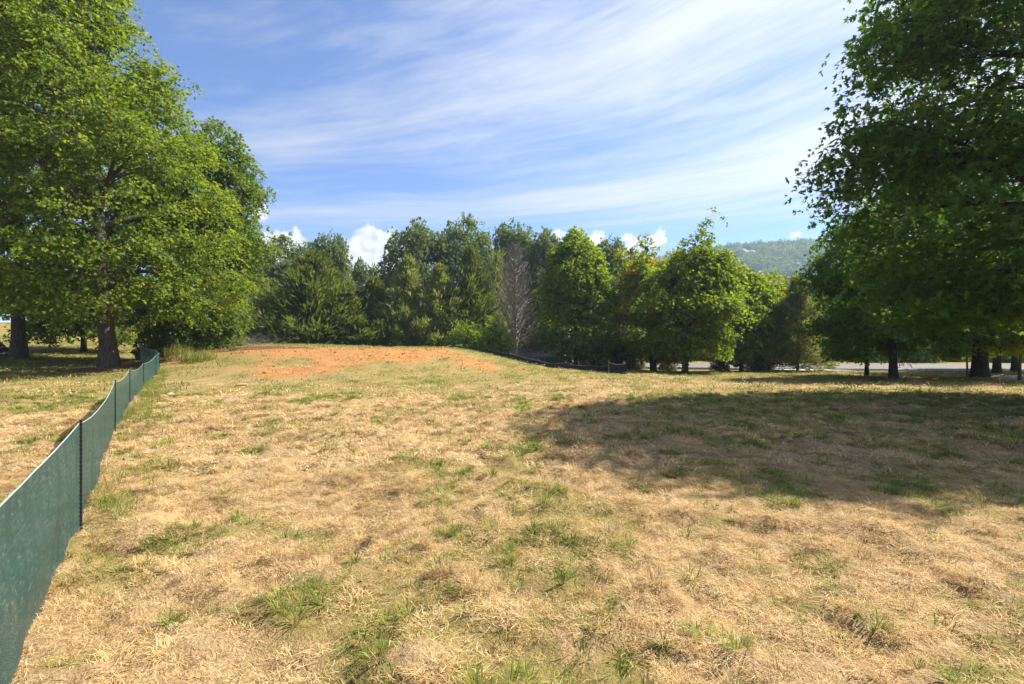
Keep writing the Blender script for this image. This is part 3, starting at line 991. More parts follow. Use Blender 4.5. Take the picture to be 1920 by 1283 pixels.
# ---- shrubs and brush
sh = [Kind(shrub(90 + k, 2.4, 1.2, 70, 60, .30, .17), BARK_D, LEAF['shrub'], 'stems', 'foliage') for k in range(3)]
for k, (px, D, s, m_, lb) in enumerate([
        (878, 41, 1.05, None, 'bright green shrub below the tallest pointed cedar'),
        (926, 40, 1.05, None, 'bright green shrub left of the dead tree trunk'),
        (850, 42.5, .7, LEAF['oak_b'], 'low dark shrub where the silt fence begins'),
        (1000, 40, .9, LEAF['dull'], 'tangled grey-brown shrub behind the middle of the silt fence'),
        (1040, 39, .9, LEAF['oak_b'], 'dark shrub under the left side of the round maple'),
        (1120, 38.5, .95, LEAF['oak_b'], 'dark shrub under the right side of the round maple'),
        (1160, 41, 1.1, LEAF['oak_b'], 'dark shrub behind the end of the silt fence'),
        (1250, 45, .6, LEAF['dull'], 'low dull shrub at the kerb behind the yellowing tree'),
        (1350, 44, .62, LEAF['dull'], 'dull purple-grey shrub left of the roadside maple trunk'),
        (1425, 44, .85, LEAF['pine'], 'spreading grey-green shrub in front of the parked car'),
        (1195, 47, .6, LEAF['dull'], 'low shrub at the kerb right of the silt fence'),
        (620, 46.5, .55, LEAF['dull'], 'small pale-leaved shrub at the foot of the widest cedar'),
        (703, 46, .8, LEAF['shrub'], 'leafy shrub at the foot of the cedar below the sunlit cloud'),
        (748, 45.5, .9, LEAF['oak_b'], 'dark leafy shrub behind the middle of the mound'),
        (800, 45.5, .8, LEAF['oak_b'], 'dark leafy shrub behind the right of the mound'),
        (560, 46.5, .7, LEAF['oak_b'], 'dark shrub at the left foot of the widest cedar'),
        (345, 30, .62, None, 'sunlit shrub at the foot of the deep green oak'),
        (290, 33, .9, LEAF['oak_b'], 'dark shrub in the shade behind the fence corner'),
        (410, 33, .7, LEAF['shrub'], 'leafy shrub where the mound meets the deep green oak')]):
    plant(sh[k % 3], 'shrub', px, D, lb, 'shrub', k * 1.1, s, 'shrubs along the tree line', None, m_)


rb = np.random.default_rng(77)
for k in range(24):
    D = 64 + rb.uniform(0, 7)
    plant(sh[k % 3], 'roadside_shrub', 1110 + k * 38 + rb.uniform(-12, 12), D, 'shrub in the thicket across the road, glimpsed under the crowns', 'shrub', k * .9, (2.1, 1.6, rb.uniform(1.0, 1.9)),
          'shrubs across the road', None, [None, LEAF['far'], LEAF['oak_b']][k % 3])
for k in range(9):
    D = 60 + rb.uniform(0, 8)
    plant(sh[k % 3], 'thicket_shrub', 470 + k * 62 + rb.uniform(-10, 10), D, 'dark shrub in the thicket behind the cedars', 'shrub', k * .7, (2.4, 1.8, 2.1), 'shrubs behind the cedars', None, LEAF['far'])


def dead_tree(seed, h, r, n_br=130, twigs=5, elev=.75):
    rng = np.random.default_rng(seed)
    t = MB()
    b = MB()
    zt = np.linspace(-.2, h, 12)
    t.tube(np.stack([.05 * np.sin(zt * .8), .05 * np.cos(zt), zt], 1), .15 * (1 - zt.clip(0) / h * .95) + .006, 8)
    for i in range(n_br):
        f = (i + .5) / n_br
        z = .8 + (h - .9) * f
        L = r * (1 - f) ** .6 * rng.uniform(.6, 1.15) + .3
        az = i * 2.4 + rng.normal() * .3
        el = elev * rng.uniform(.6, 1.2)
        d = np.array([math.cos(az) * math.cos(el), math.sin(az) * math.cos(el), math.sin(el)])
        s = np.array([0, 0, z])
        m_ = s + d * L * .5 + np.array([0, 0, -.04 * L])
        e = s + d * L + np.array([0, 0, .12 * L])
        b.tube(np.array([s, m_, e]), np.array([.045, .030, .012]), 3, False)
        for k in range(twigs):
            u = rng.uniform(.3, .95)
            p = s + (e - s) * u
            dd = unit(d + rng.normal(size=3) * .55 + np.array([0, 0, .35]))
            b.tube(np.array([p, p + dd * L * .3 * rng.uniform(.6, 1.3)]), np.array([.017, .009]), 3, False)
    return t, b


tb, bb = dead_tree(120, 10.2, 2.9, 170, 8, .85)
X = (966 - 960) / 960 * 44
e = empty('dead_tree', (X, 44, Hs(X, 44) - .1))
tb.build('trunk', BARK_G, e, True)
bb.build('branches', BARK_G, e)
set_props(e, 'bare grey dead tree standing among the cedars', 'tree')

# grey brush left of the cedars, and brush below the dead tree


def brush(name, px, D, r, h, n_, label, seed, mat, z=None, lay=.5):
    rng = np.random.default_rng(seed)
    X = (px - 960) / 960 * D
    z = Hs(X, D) if z is None else z
    b = MB()
    for i in range(n_):
        az = rng.uniform(0, 2 * math.pi)
        p = np.array([rng.normal() * r * .4, rng.normal() * r * .4, rng.uniform(-.05, h * .25)])
        el = rng.uniform(lay * .2, lay * 1.5)
        d = np.array([math.cos(az) * math.cos(el), math.sin(az) * math.cos(el), math.sin(el)])
        L = rng.uniform(.5, 1.0) * r
        q = p + d * L
        q[2] = min(q[2], h)
        m_ = (p + q) / 2 + np.array([0, 0, .15 * L])
        b.tube(np.array([p, m_, q]), np.array([.014, .010, .004]) * (.5 + r * .3), 3, False)
        for j in range(3):
            u = rng.uniform(.4, 1)
            s = p + (q - p) * u
            dd = unit(d + rng.normal(size=3) * .6)
            b.tube(np.array([s, s + dd * L * .35]), np.array([.007, .003]) * (.5 + r * .3), 3, False)
    o = b.build(name, mat, None, False, (X, D, z))
    return set_props(o, label, 'brush')


brush('dead_brush', 468, 41, 2.2, 3.0, 300, 'mound of grey dead brush beside the deep green oak', 130, BARK_G, .3, .6)
brush('dead_brush', 992, 39, 1.9, 1.6, 180, 'fallen grey branches heaped behind the silt fence', 131, BARK_G, None, .3)
brush('stick_pile', 434, 28.0, .42, .38, 26, 'small dark pile of sticks on the left slope of the mound', 132, BARK_D, None, .5)
brush('twig', 462, 28.5, .25, .5, 4, 'single dark twig standing in the mound grass', 133, BARK_D, None, 1.2)

bed('mulch_bed', -18.9, 23.6, 2.2, 1.4, MULCH, 'dark leaf litter ringing the thick oak trunk', .06, 1)
bed('mulch_bed', -16.5, 29.5, 5.2, 1.6, MULCH, 'brown leaf litter under the deep green oak', .05, 2)
bed('mulch_bed', -28.9, 29.8, 1.6, 1.0, MULCH, 'dark litter round the forked oak trunk', .05, 3)
bed('mulch_bed', 24.6, 26.8, 4.6, .9, simple_mat('red_mulch', (.26, .115, .05), .95, .45, 16., .1, .8), 'reddish mulch round the thick black maple trunk', .10, 4)
bed('gravel_bed', 28.0, 26.2, 3.8, 1.8, GRAVEL, 'pale pinkish gravel bed at the right edge', .22, 5, 'gravel bed')
bed('mulch_bed', 19.7, 26.4, 1.5, .6, MULCH, 'dark mulch round the slim maple trunk', .06, 6)
bed('mulch_bed', 12.15, 35.9, 1.8, .9, MULCH, 'dark mulch round the leafy maple trunk', .07, 7)

# ------------------------------------------------------------------ green mesh fence
m, n = new_mat('green_mesh')
uv = n.node('ShaderNodeAttribute', attribute_name='fab', attribute_type='GEOMETRY').outputs['Vector']
sep = n.node('ShaderNodeSeparateXYZ', {0: uv})
su, sv = sep.outputs[0], sep.outputs[1]
diag = n.math('ADD', su, n.math('MULTIPLY', sv, .55))
row = n.node('ShaderNodeCombineXYZ', {0: n.math('MULTIPLY', su, 12.0), 1: n.math('MULTIPLY', sv, 60.0), 2: 0.0}).outputs[0]
fl = n.noise(row, 1.0, 3, .7)
colm = n.node('ShaderNodeCombineXYZ', {0: n.math('MULTIPLY', su, 6.0), 1: n.math('MULTIPLY', sv, .9), 2: 3.0}).outputs[0]
streak = n.noise(colm, 1.3, 4, .6)
weave = n.math('SINE', n.math('MULTIPLY', diag, 300.0))
weave = n.math('MULTIPLY', weave, n.math('SINE', n.math('MULTIPLY', sv, 360.0)))
thr = n.math('ADD', n.math('MULTIPLY', fl, .8), n.math('ADD', n.math('MULTIPLY', weave, .16), n.math('MULTIPLY', streak, .55)))
hole = n.math('MULTIPLY', n.rng(thr, .62, .94), .66)
hole = n.math('ADD', hole, .05)
cc = n.ramp(n.math('ADD', n.math('MULTIPLY', fl, .6), n.math('MULTIPLY', streak, .4)), [(.34, (.010, .039, .039)), (.50, (.023, .080, .077)), (.66, (.058, .152, .145))])
spk = n.node('ShaderNodeCombineXYZ', {0: n.math('MULTIPLY', su, 75.0), 1: n.math('MULTIPLY', sv, 30.0), 2: 1.0}).outputs[0]
glint = n.math('MULTIPLY', n.rng(n.noise(spk, 1.0, 2, .5), .62, .72), n.rng(streak, .42, .60))
cc = n.mix(glint, cc, col4((.30, .47, .47)))
mud = n.math('MULTIPLY', n.rng(n.math('ADD', sv, n.math('MULTIPLY', n.noise(colm, 2.0, 5, .7), .22)), .26, .10), .55)
cc = n.mix(mud, cc, col4((.17, .12, .075)))
pb = principled(n, cc, .45, .35)
tl = n.node('ShaderNodeBsdfTranslucent', {'Color': n.mix(1.0, cc, col4((1.2, 1.3, 1.2)), 'MULTIPLY')}).outputs[0]
mx = n.node('ShaderNodeMixShader', {0: .22, 1: pb, 2: tl}).outputs[0]
mt = n.node('ShaderNodeMixShader', {0: hole, 1: mx, 2: n.node('ShaderNodeBsdfTransparent').outputs[0]}).outputs[0]
NET = finish(m, n, mt)
POST = simple_mat('fence_post', (.018, .022, .018), .6, .3, 30.)
HEM = simple_mat('fence_hem', (.30, .37, .35), .6, .15, 20.)

posts = [(-.62, -.15), (-3.72, 4.42), (-7.05, 9.1), (-10.0, 13.4), (-12.95, 18.0), (-14.6, 21.0), (-15.15, 22.0), (-16.0, 23.0), (-19.6, 27.0)]
tops = [.95, .95, .94, .94, .85, .82, .80, .82, .92]
fence = empty('mesh_fence', (posts[1][0], posts[1][1], Hs(*posts[1])))
fo = np.array(fence.location)
for i, (x, y) in enumerate(posts):
    z = Hs(x, y)
    b = MB()
    hz = np.arange(-.3, tops[i] + .03, .018)
    b.tube(np.stack([x + 0 * hz, y + 0 * hz, z + hz], 1) - fo, np.where(np.arange(len(hz)) % 2, .0115, .0075), 6)
    b.build('post', POST, fence)
    if i == len(posts) - 1:
        break
    x2, y2 = posts[i + 1]
    L = math.hypot(x2 - x, y2 - y)
    nu, nv = max(8, int(L * 9)), 14
    u = np.linspace(0, 1, nu)
    v = np.linspace(0, 1, nv)
    U, Vv = np.meshgrid(u, v)
    Xc = x + (x2 - x) * U
    Yc = y + (y2 - y) * U
    sag = (.007 if i == 0 else .020) * L * (1 - (2 * U - 1) ** 2) ** .8
    topz = (tops[i] * (1 - U) + tops[i + 1] * U) - sag
    gz = H(Xc, Yc, False)
    bx, by = -(y2 - y) / L, (x2 - x) / L
    bow = (.10 * np.sin(U * np.pi) * np.sin(Vv * np.pi * .8 + .5) * (fbm(U * 3 + i * 5, Vv * 2, 7, 3) - .35) * min(1, L / 3)
           + .030 * (fbm(U * L * 2.6 + i * 3 + Vv * 1.5, Vv * 2.2 + U * L * .5, 27, 3) - .5) * np.sin(Vv * np.pi * .9 + .15)
           + .10 * (1 - Vv) ** 2 * (fbm(U * L * 1.1 + i * 9, Vv * 0, 17, 3) - .5) * min(1, L / 2))
    bow = bow * (1 - (2 * U - 1) ** 8)      # the net is tied back at each post
    Xc = Xc - bx * (bow - .014)
    Yc = Yc - by * (bow - .014)
    Zc = gz - .03 + (topz + .03) * Vv + .02 * (1 - Vv) * fbm(U * L * 2, Vv, 3, 2)
    ix = (np.arange(nv - 1)[:, None] * nu + np.arange(nu - 1)[None]).ravel()
    q = np.stack([ix, ix + 1, ix + 1 + nu, ix + nu], 1)
    VV = np.stack([Xc, Yc, Zc], -1).reshape(-1, 3) - fo
    fab = np.stack([U * L + i * 3.1, Vv * .95, 0 * U], -1).reshape(-1, 3)
    link('net_panel', mesh_np('net_panel', VV, [q], NET, True, {'fab': ('FLOAT_VECTOR', fab)}), fence)
    hb = MB()
    hb.tube(VV.reshape(nv, nu, 3)[-1], .0045, 5)
    hb.build('hem_cord', HEM, fence, True)
set_props(fence, 'sagging teal green mesh fence running from the lower left corner to the oak', 'fence')

# ------------------------------------------------------------------ black silt fence
SILT = simple_mat('silt_fabric', (.022, .020, .022), .75, .35, 4.0, .2)
SILTH = simple_mat('silt_hem', (.16, .145, .135), .8, .3, 6.0, .2)
STAKE = simple_mat('wood_stake', (.24, .18, .12), .9, .3, 9.0, .1)
sp = [(826, 41.0), (842, 40.0), (862, 39.2), (885, 38.2), (915, 37.2), (960, 36.0), (1010, 35.0), (1060, 34.0), (1105, 33.0), (1142, 31.8)]
SP = [((p - 960) / 960 * D, D) for p, D in sp] + [(5.62, 29.6), (6.55, 29.4), (6.60, 30.3)]
silt = empty('silt_fence', (SP[-3][0], SP[-3][1], Hs(*SP[-3])))
fo = np.array(silt.location)
rs = np.random.default_rng(9)
hs = [.16, .20, .24, .30, .34, .38, .34, .44, .36, .44, .66, .64, .6]
for i, (x, y) in enumerate(SP):
    z = Hs(x, y)
    b = MB()
    tl_ = rs.normal() * .06
    b.tube(np.array([(x, y + .03, z - .2), (x + tl_, y + .05, z + hs[i] + .12)]) - fo, .018, 4)
    b.build('stake', STAKE, silt)
    if i == len(SP) - 1:
        break
    x2, y2 = SP[i + 1]
    L = math.hypot(x2 - x, y2 - y)
    nu, nv = 14, 7
    U, Vv = np.meshgrid(np.linspace(0, 1, nu), np.linspace(0, 1, nv))
    Xc = x + (x2 - x) * U
    Yc = y + (y2 - y) * U
    hh = hs[i] * (1 - U) + hs[i + 1] * U - .10 * np.sin(U * np.pi) * rs.uniform(.3, 1.2)
    bow = .09 * (fbm(U * L * 1.6 + i * 4, Vv * 1.5, 23, 3) - .5) * 2 * np.sin(U * np.pi) + .10 * (1 - Vv) ** 2
    Xc = Xc + bow * (y2 - y) / L
    Yc = Yc - bow * abs(x2 - x) / L
    Zc = H(Xc, Yc, False) - .03 + (hh + .03) * Vv
    ix = (np.arange(nv - 1)[:, None] * nu + np.arange(nu - 1)[None]).ravel()
    VV = np.stack([Xc, Yc, Zc], -1).reshape(-1, 3) - fo
    link('fabric_panel', mesh_np('fabric_panel', VV, [np.stack([ix, ix + 1, ix + 1 + nu, ix + nu], 1)], SILT, True), silt)
    hb = MB()
    hb.tube(VV.reshape(nv, nu, 3)[-1], .014, 5)
    hb.build('hem', SILTH, silt, True)
set_props(silt, 'low black silt fence curving down the right side of the mound', 'fence')

# ------------------------------------------------------------------ parked car behind the shrubs
CARP = simple_mat('car_paint', (.035, .042, .060), .25, .05, 2.0, .6)
GLASS = simple_mat('car_glass', (.05, .06, .07), .08, .05, 2.0, .8)
TYRE = simple_mat('tyre', (.02, .02, .02), .85, .2, 12.)
RIM = simple_mat('wheel_rim', (.45, .45, .46), .35, .1, 10., .5, 0, .8)
LAMP = simple_mat('lamp_lens', (.55, .12, .08), .2, .1, 10.)
cx_, cy_ = 23.2, 49.0
car = empty('parked_car', (cx_, cy_, Hs(cx_, cy_) + .11), .06)
sec = [(-2.2, .45, .80, .74), (-2.1, .30, .92, .84), (-1.3, .26, .96, .88), (-.6, .24, .98, .90), (.5, .24, .98, .90), (1.3, .26, .98, .88), (2.05, .32, .98, .84), (2.2, .5, .9, .72)]
V_ = []
for (x, zb, zt_, hw) in sec:
    V_ += [(x, -hw * .92, zb), (x, -hw, (zb + zt_) / 2), (x, -hw * .93, zt_), (x, hw * .93, zt_), (x, hw, (zb + zt_) / 2), (x, hw * .92, zb)]
q = []
for i in range(len(sec) - 1):
    for j in range(6):
        q.append((i * 6 + j, i * 6 + (j + 1) % 6, (i + 1) * 6 + (j + 1) % 6, (i + 1) * 6 + j))
b = MB()
b.add(V_, q)
b.add(V_[:6], [(0, 1, 2, 3), (0, 3, 4, 5)])
b.add(V_[-6:], [(3, 2, 1, 0), (5, 4, 3, 0)])
b.build('body', CARP, car, True)
cab = [(-1.25, .96, .80, .60), (-.55, 1.42, .66, .6), (.75, 1.46, .66, .6), (1.75, .97, .78, .6)]
b = MB()
V_ = []
for (x, z, hw, _) in cab:
    V_ += [(x, -hw, z), (x, hw, z)]
V_ += [(-1.0, -.82, .95), (-1.0, .82, .95), (1.5, -.82, .95), (1.5, .82, .95)]
b.add([V_[k] for k in (2, 3, 5, 4)], [(0, 1, 2, 3)])
rf = b.build('roof', CARP, car)
b = MB()
b.add([V_[k] for k in (0, 1, 3, 2)], [(0, 1, 2, 3)])
b.build('windscreen', GLASS, car)
b = MB()
b.add([V_[k] for k in (4, 5, 7, 6)], [(0, 1, 2, 3)])
b.build('rear_window', GLASS, car)
for s_ in (0, 1):
    b = MB()
    b.add([V_[k + s_] for k in (0, 2, 4, 6)], [(0, 1, 2, 3)])
    b.build('side_window', GLASS, car)
for wx in (-1.4, 1.4):
    for wy in (-.8, .8):
        b = MB()
        b.tube([(wx, wy - .11, .32), (wx, wy + .11, .32)], .32, 18)
        wl = b.build('wheel', TYRE, car)
        b = MB()
        sd = -1 if wy < 0 else 1
        b.tube([(wx, wy + sd * .10, .32), (wx, wy + sd * .125, .32)], .19, 14)
        b.build('rim', RIM, wl)
for wy in (-.6, .6):
    b = MB()
    b.box((-2.2, wy, .68), (.06, .3, .12))
    b.build('headlight', RIM, car)
    b = MB()
    b.box((2.2, wy, .75), (.06, .28, .14))
    b.build('tail_light', LAMP, car)
set_props(car, 'dark car parked on the road, half hidden by shrubs', 'car')

# dark covered play tent at the far left
TENT = simple_mat('tent_fabric', (.022, .020, .035), .7, .3, 3.0)
STRIPE = simple_mat('tent_stripe', (.22, .20, .27), .7, .15, 3.0)
tx_, ty_ = -31.4, 31.2
tent = empty('small_tent', (tx_, ty_, Hs(tx_, ty_)))
def tent_pt(a, t):
    return np.array([math.cos(a) * 1.05 * (1 - t), math.sin(a) * 1.05 * (1 - t), 1.15 * t - .04 * math.sin(t * math.pi)])
b = MB()
ang = [k * math.pi / 3 + .25 for k in range(6)]
ts = np.linspace(0, .97, 6)
for k in range(6):
    P = np.array([[tent_pt(ang[k], t), (tent_pt(ang[k], t) + tent_pt(ang[(k + 1) % 6], t)) / 2 * np.array([.96, .96, 1]), tent_pt(ang[(k + 1) % 6], t)] for t in ts])
    ix = (np.arange(5)[:, None] * 3 + np.arange(2)[None]).ravel()
    b.add(P.reshape(-1, 3), np.stack([ix, ix + 1, ix + 4, ix + 3], 1))
b.build('canopy', TENT, tent, True)
for k in (4, 5):
    for t0 in (.08, .40):
        b = MB()
        A, B_ = ang[k], ang[(k + 1) % 6]
        pts = [tent_pt(A, t0), tent_pt(B_, t0 + .12), tent_pt(B_, t0 + .19), tent_pt(A, t0 + .07)]
        nrm = np.array([math.cos((A + B_) / 2), math.sin((A + B_) / 2), .8]) * .02
        b.add([p + nrm for p in pts], [(0, 1, 2, 3)])
        b.build('stripe', STRIPE, tent)
b = MB()
b.tube([(0, 0, 0), (0, 0, 1.2)], .015, 6)
b.build('pole', POST, tent)
set_props(tent, 'small dark navy tent with pale stripes at the left edge', 'tent')

# ------------------------------------------------------------------ hill beyond


def HZ(x, y):
    crest = np.interp(x, [-400, -150, 0, 120, 200, 280, 420, 700, 1100], [4, 14, 52, 88, 108, 119, 122, 126, 118])
    d = np.abs(y - 650)
    prof = np.where(y < 650, sstep(360, 0, d) * .45 + .55 * np.clip(1 - d / 350, 0, 1) ** 1.3, sstep(420, 0, d))
    return crest * prof - 5 + 10 * (fbm(x * .012, y * .012, 77, 3) - .5) * prof


hx = np.linspace(-450, 1150, 120)
hy = np.linspace(290, 1090, 70)
HX, HY = np.meshgrid(hx, hy)
i2 = (np.arange(69)[:, None] * 120 + np.arange(119)[None]).ravel()
hm = mesh_np('hill', np.stack([HX, HY, HZ(HX, HY)], -1), [np.stack([i2, i2 + 1, i2 + 121, i2 + 120], 1)], simple_mat('forest_floor', (.05, .07, .03), .95, .3, .05), True)
set_props(link('hill', hm), 'long wooded hill rising far beyond the road', 'hill', kind='structure')


def scatter(name, templates, P, R_, S_, pick, mat, label, cat):
    """one object: geometry nodes set template tufts (kept in the same mesh) on its points"""
    V, F, tp = [], [], []
    off = 0
    for k, (v, f) in enumerate(templates):
        V.append(v)
        F.append(f + off)
        tp.append(np.full(len(v), k))
        off += len(v)
    nt = off
    V.append(P)
    tp.append(np.full(len(P), -1))
    z3 = np.zeros((nt, 3))
    me = mesh_np(name, np.vstack(V), [np.vstack(F)], mat, False, {
        'tpl': ('INT', np.concatenate(tp)), 'rot': ('FLOAT_VECTOR', np.vstack([z3, R_])),
        'scl': ('FLOAT_VECTOR', np.vstack([z3, S_])), 'pick': ('INT', np.concatenate([np.zeros(nt), pick]))})
    o = link(name, me)
    ng = bpy.data.node_groups.new(name + '_nodes', 'GeometryNodeTree')
    ng.interface.new_socket('Geometry', in_out='INPUT', socket_type='NodeSocketGeometry')
    ng.interface.new_socket('Geometry', in_out='OUTPUT', socket_type='NodeSocketGeometry')
    nn, ll = ng.nodes, ng.links
    gi, go = nn.new('NodeGroupInput'), nn.new('NodeGroupOutput')

    def attr(nm, typ):
        a = nn.new('GeometryNodeInputNamedAttribute')
        a.data_type = typ
        a.inputs['Name'].default_value = nm
        return a.outputs['Attribute']
    cmp_ = nn.new('FunctionNodeCompare')
    cmp_.data_type = 'INT'
    cmp_.operation = 'LESS_THAN'
    ll.new(attr('tpl', 'INT'), cmp_.inputs[2])
    cmp_.inputs[3].default_value = 0
    sp_ = nn.new('GeometryNodeSeparateGeometry')
    sp_.domain = 'POINT'
    ll.new(gi.outputs[0], sp_.inputs['Geometry'])
    ll.new(cmp_.outputs[0], sp_.inputs['Selection'])
    si = nn.new('GeometryNodeSplitToInstances')
    si.domain = 'POINT'
    ll.new(sp_.outputs['Inverted'], si.inputs['Geometry'])
    ll.new(attr('tpl', 'INT'), si.inputs['Group ID'])
    ip = nn.new('GeometryNodeInstanceOnPoints')
    ll.new(sp_.outputs['Selection'], ip.inputs['Points'])
    ll.new(si.outputs[0], ip.inputs['Instance'])
    ip.inputs['Pick Instance'].default_value = True
    ll.new(attr('pick', 'INT'), ip.inputs['Instance Index'])
    er = nn.new('FunctionNodeEulerToRotation')
    ll.new(attr('rot', 'FLOAT_VECTOR'), er.inputs[0])
    ll.new(er.outputs[0], ip.inputs['Rotation'])
    ll.new(attr('scl', 'FLOAT_VECTOR'), ip.inputs['Scale'])
    ll.new(ip.outputs[0], go.inputs[0])
    md = o.modifiers.new('scatter', 'NODES')
    md.node_group = ng
    return set_props(o, label, cat, kind='stuff')


def canopy_blob(seed, n_=190):
    rng = np.random.default_rng(seed)
    C = []
    for k in range(26):
        az = rng.uniform(0, 6.283)
        el = math.asin(rng.uniform(-.1, 1))
        q = rng.uniform(.65, 1.05)
        C.append((math.cos(az) * math.cos(el) * 5 * q, math.sin(az) * math.cos(el) * 5 * q, 6 + 5.5 * math.sin(el) * q))
    C = np.array(C)
    O = unit(C - np.array([0, 0, 5.0]))
    return leaf_mesh(rng, C, O, max(1, n_ // 26), 1.3, .8, 2.1, 'kite', up=.5, rnd=.5)


HOUSES = [(1388, 457, 636, 12, 'pale house just below the left end of the far ridge'), (1404, 466, 610, 12, 'grey-roofed house on the hill below the ridge-top house'), (1490, 493, 545, 10, 'pale house in the middle of the wooded hill')]
rng = np.random.default_rng(200)
NP_ = 5200
fx_ = rng.uniform(-150, 760, NP_)
fy_ = 650 - rng.uniform(0, 1, NP_) * 345 + 20
pp = np.stack([fx_, fy_, HZ(fx_, fy_) - 2.0], 1)
pp = pp[pp[:, 0] / pp[:, 1] > -.3]
for (px, py, D, wd, lb) in HOUSES:
    hx_ = (px - 960) / 960 * D
    pp = pp[~((np.abs(pp[:, 0] - hx_) < wd / 2 + 3) & (pp[:, 1] < D + 4) & (pp[:, 1] > D - 26))]
NP_ = len(pp)
sc_ = rng.uniform(.75, 1.3, NP_)
scatter('forest', [canopy_blob(k) for k in range(5)], pp, np.stack([0 * sc_, 0 * sc_, rng.uniform(0, 6.28, NP_)], 1),
        np.stack([sc_, sc_, sc_ * rng.uniform(.8, 1.25, NP_)], 1), rng.integers(0, 5, NP_), LEAF['hill'], 'dense woodland covering the slope of the distant hill', 'forest')
ridge = [Kind(deciduous(210 + k, [(3.5, 1.5), (6, 3.4), (9, 3.6), (11.5, 2.2), (13, .4)], .3, 3.5, n1=16, n2=3, ncl=(.9,), n_leaf=16, cr=1.0, leaf=1.1, flat=.6, wob=.3), BARK_D, LEAF['hill']) for k in range(3)]
for k in range(46):
    x = 225 + k * 5.3 + rng.normal() * 2.0
    y = 651 + rng.normal() * 3
    plant(ridge[k % 3], 'ridge_tree', 0, y, 'small tree standing against the sky along the far ridge', 'tree', rng.uniform(0, 6), rng.uniform(.75, 1.25),
          'trees along the far ridge', float(HZ(np.array(x), np.array(y))) - .5, None, x)

HWALL = simple_mat('house_wall', (.50, .47, .45), .8, .1, .5)
HROOF = simple_mat('house_roof', (.22, .20, .21), .8, .15, .8)
HWIN = simple_mat('house_window', (.06, .07, .09), .15, .1, 1., .6)
for (px, py, D, wd, lb) in HOUSES:
    x = (px - 960) / 960 * D
    hs_ = empty('hill_house', (x, D, float(HZ(np.array(x), np.array(float(D)))) - 1.5))
    hgt = 6.0
    b = MB()
    b.box((0, 0, hgt / 2), (wd, 8, hgt))
    b.build('wall', HWALL, hs_)
    b = MB()
    b.add([(-wd / 2 - .6, -4.8, hgt), (wd / 2 + .6, -4.8, hgt), (wd / 2 + .6, 4.8, hgt), (-wd / 2 - .6, 4.8, hgt), (-wd / 2, 0, hgt + 3), (wd / 2, 0, hgt + 3)],
          [(0, 1, 5, 4), (2, 3, 4, 5)], [(0, 4, 3), (1, 2, 5)])
    b.build('roof', HROOF, hs_)
    for kx in (-.32, -.1, .12, .34):
        b = MB()
        b.box((kx * wd, -4.06, hgt - 2.2), (1.8, .2, 1.7))
        b.build('window', HWIN, hs_)
    set_props(hs_, lb, 'house', 'houses on the hill')


# ------------------------------------------------------------------ grass
def grass_mat(name, stops, trans=.3):
    m, n = new_mat(name)
    g = n.node('ShaderNodeNewGeometry')
    oi = n.node('ShaderNodeObjectInfo').outputs['Random']
    f = n.math('ADD', n.math('MULTIPLY', g.outputs['Random Per Island'], .6), n.math('MULTIPLY', oi, .25))
    f = n.math('ADD', f, n.math('MULTIPLY', n.noise(g.outputs['Position'], 1.3, 3), .3))
    c = n.ramp(f, stops)
    p = principled(n, c, .75, .15)
    tr = n.node('ShaderNodeBsdfTranslucent', {'Color': c}).outputs[0]
    mx = n.node('ShaderNodeMixShader', {0: trans, 1: p, 2: tr}).outputs[0]
    return finish(m, n, mx)


DRY = grass_mat('dry_blade', [(.15, (.17, .098, .040)), (.36, (.40, .258, .108)), (.58, (.57, .400, .185)), (.8, (.68, .52, .275)), (.97, (.76, .64, .40))], .25)
GRN = grass_mat('green_blade', [(.15, (.060, .110, .020)), (.40, (.130, .200, .034)), (.64, (.25, .285, .055)), (.9, (.46, .38, .11))], .38)


def tuft(seed, n_, rad, hmin, hmax, wdt, lean, curl=.5, seg=2, flat=0.0):
    rng = np.random.default_rng(seed)
    a = rng.uniform(0, 6.283, n_)
    r = rad * np.sqrt(rng.uniform(0, 1, n_))
    base = np.stack([np.cos(a) * r, np.sin(a) * r, np.full(n_, -.012)], 1)
    da = rng.uniform(0, 6.283, n_)
    L = rng.uniform(hmin, hmax, n_)
    el = np.clip(rng.normal(lean, .28, n_), .04, 1.5)
    d = np.stack([np.cos(da) * np.cos(el), np.sin(da) * np.cos(el), np.sin(el)], 1)
    base[:, 2] += rng.uniform(0, flat, n_)
    side = unit(np.cross(d, [0, 0, 1.0])) * (wdt * rng.uniform(.6, 1.4, n_) / 2)[:, None]
    k1 = base + d * (L * .5)[:, None]
    cv = rng.normal(0, curl, (n_, 1)) * side / (wdt / 2) * (L * .25)[:, None]
    e = base + d * L[:, None] + cv - np.array([0, 0, 1.0]) * (L * curl * .45 * np.cos(el))[:, None]
    e[:, 2] = np.maximum(e[:, 2], .0)
    V = np.stack([base - side, base + side, k1 - side * .85, k1 + side * .85, e - side * .12, e + side * .12], 1).reshape(-1, 3)
    i = np.arange(n_)[:, None] * 6
    F = np.vstack([i + np.array([[0, 1, 3, 2]]), i + np.array([[2, 3, 5, 4]])])
    return V, F


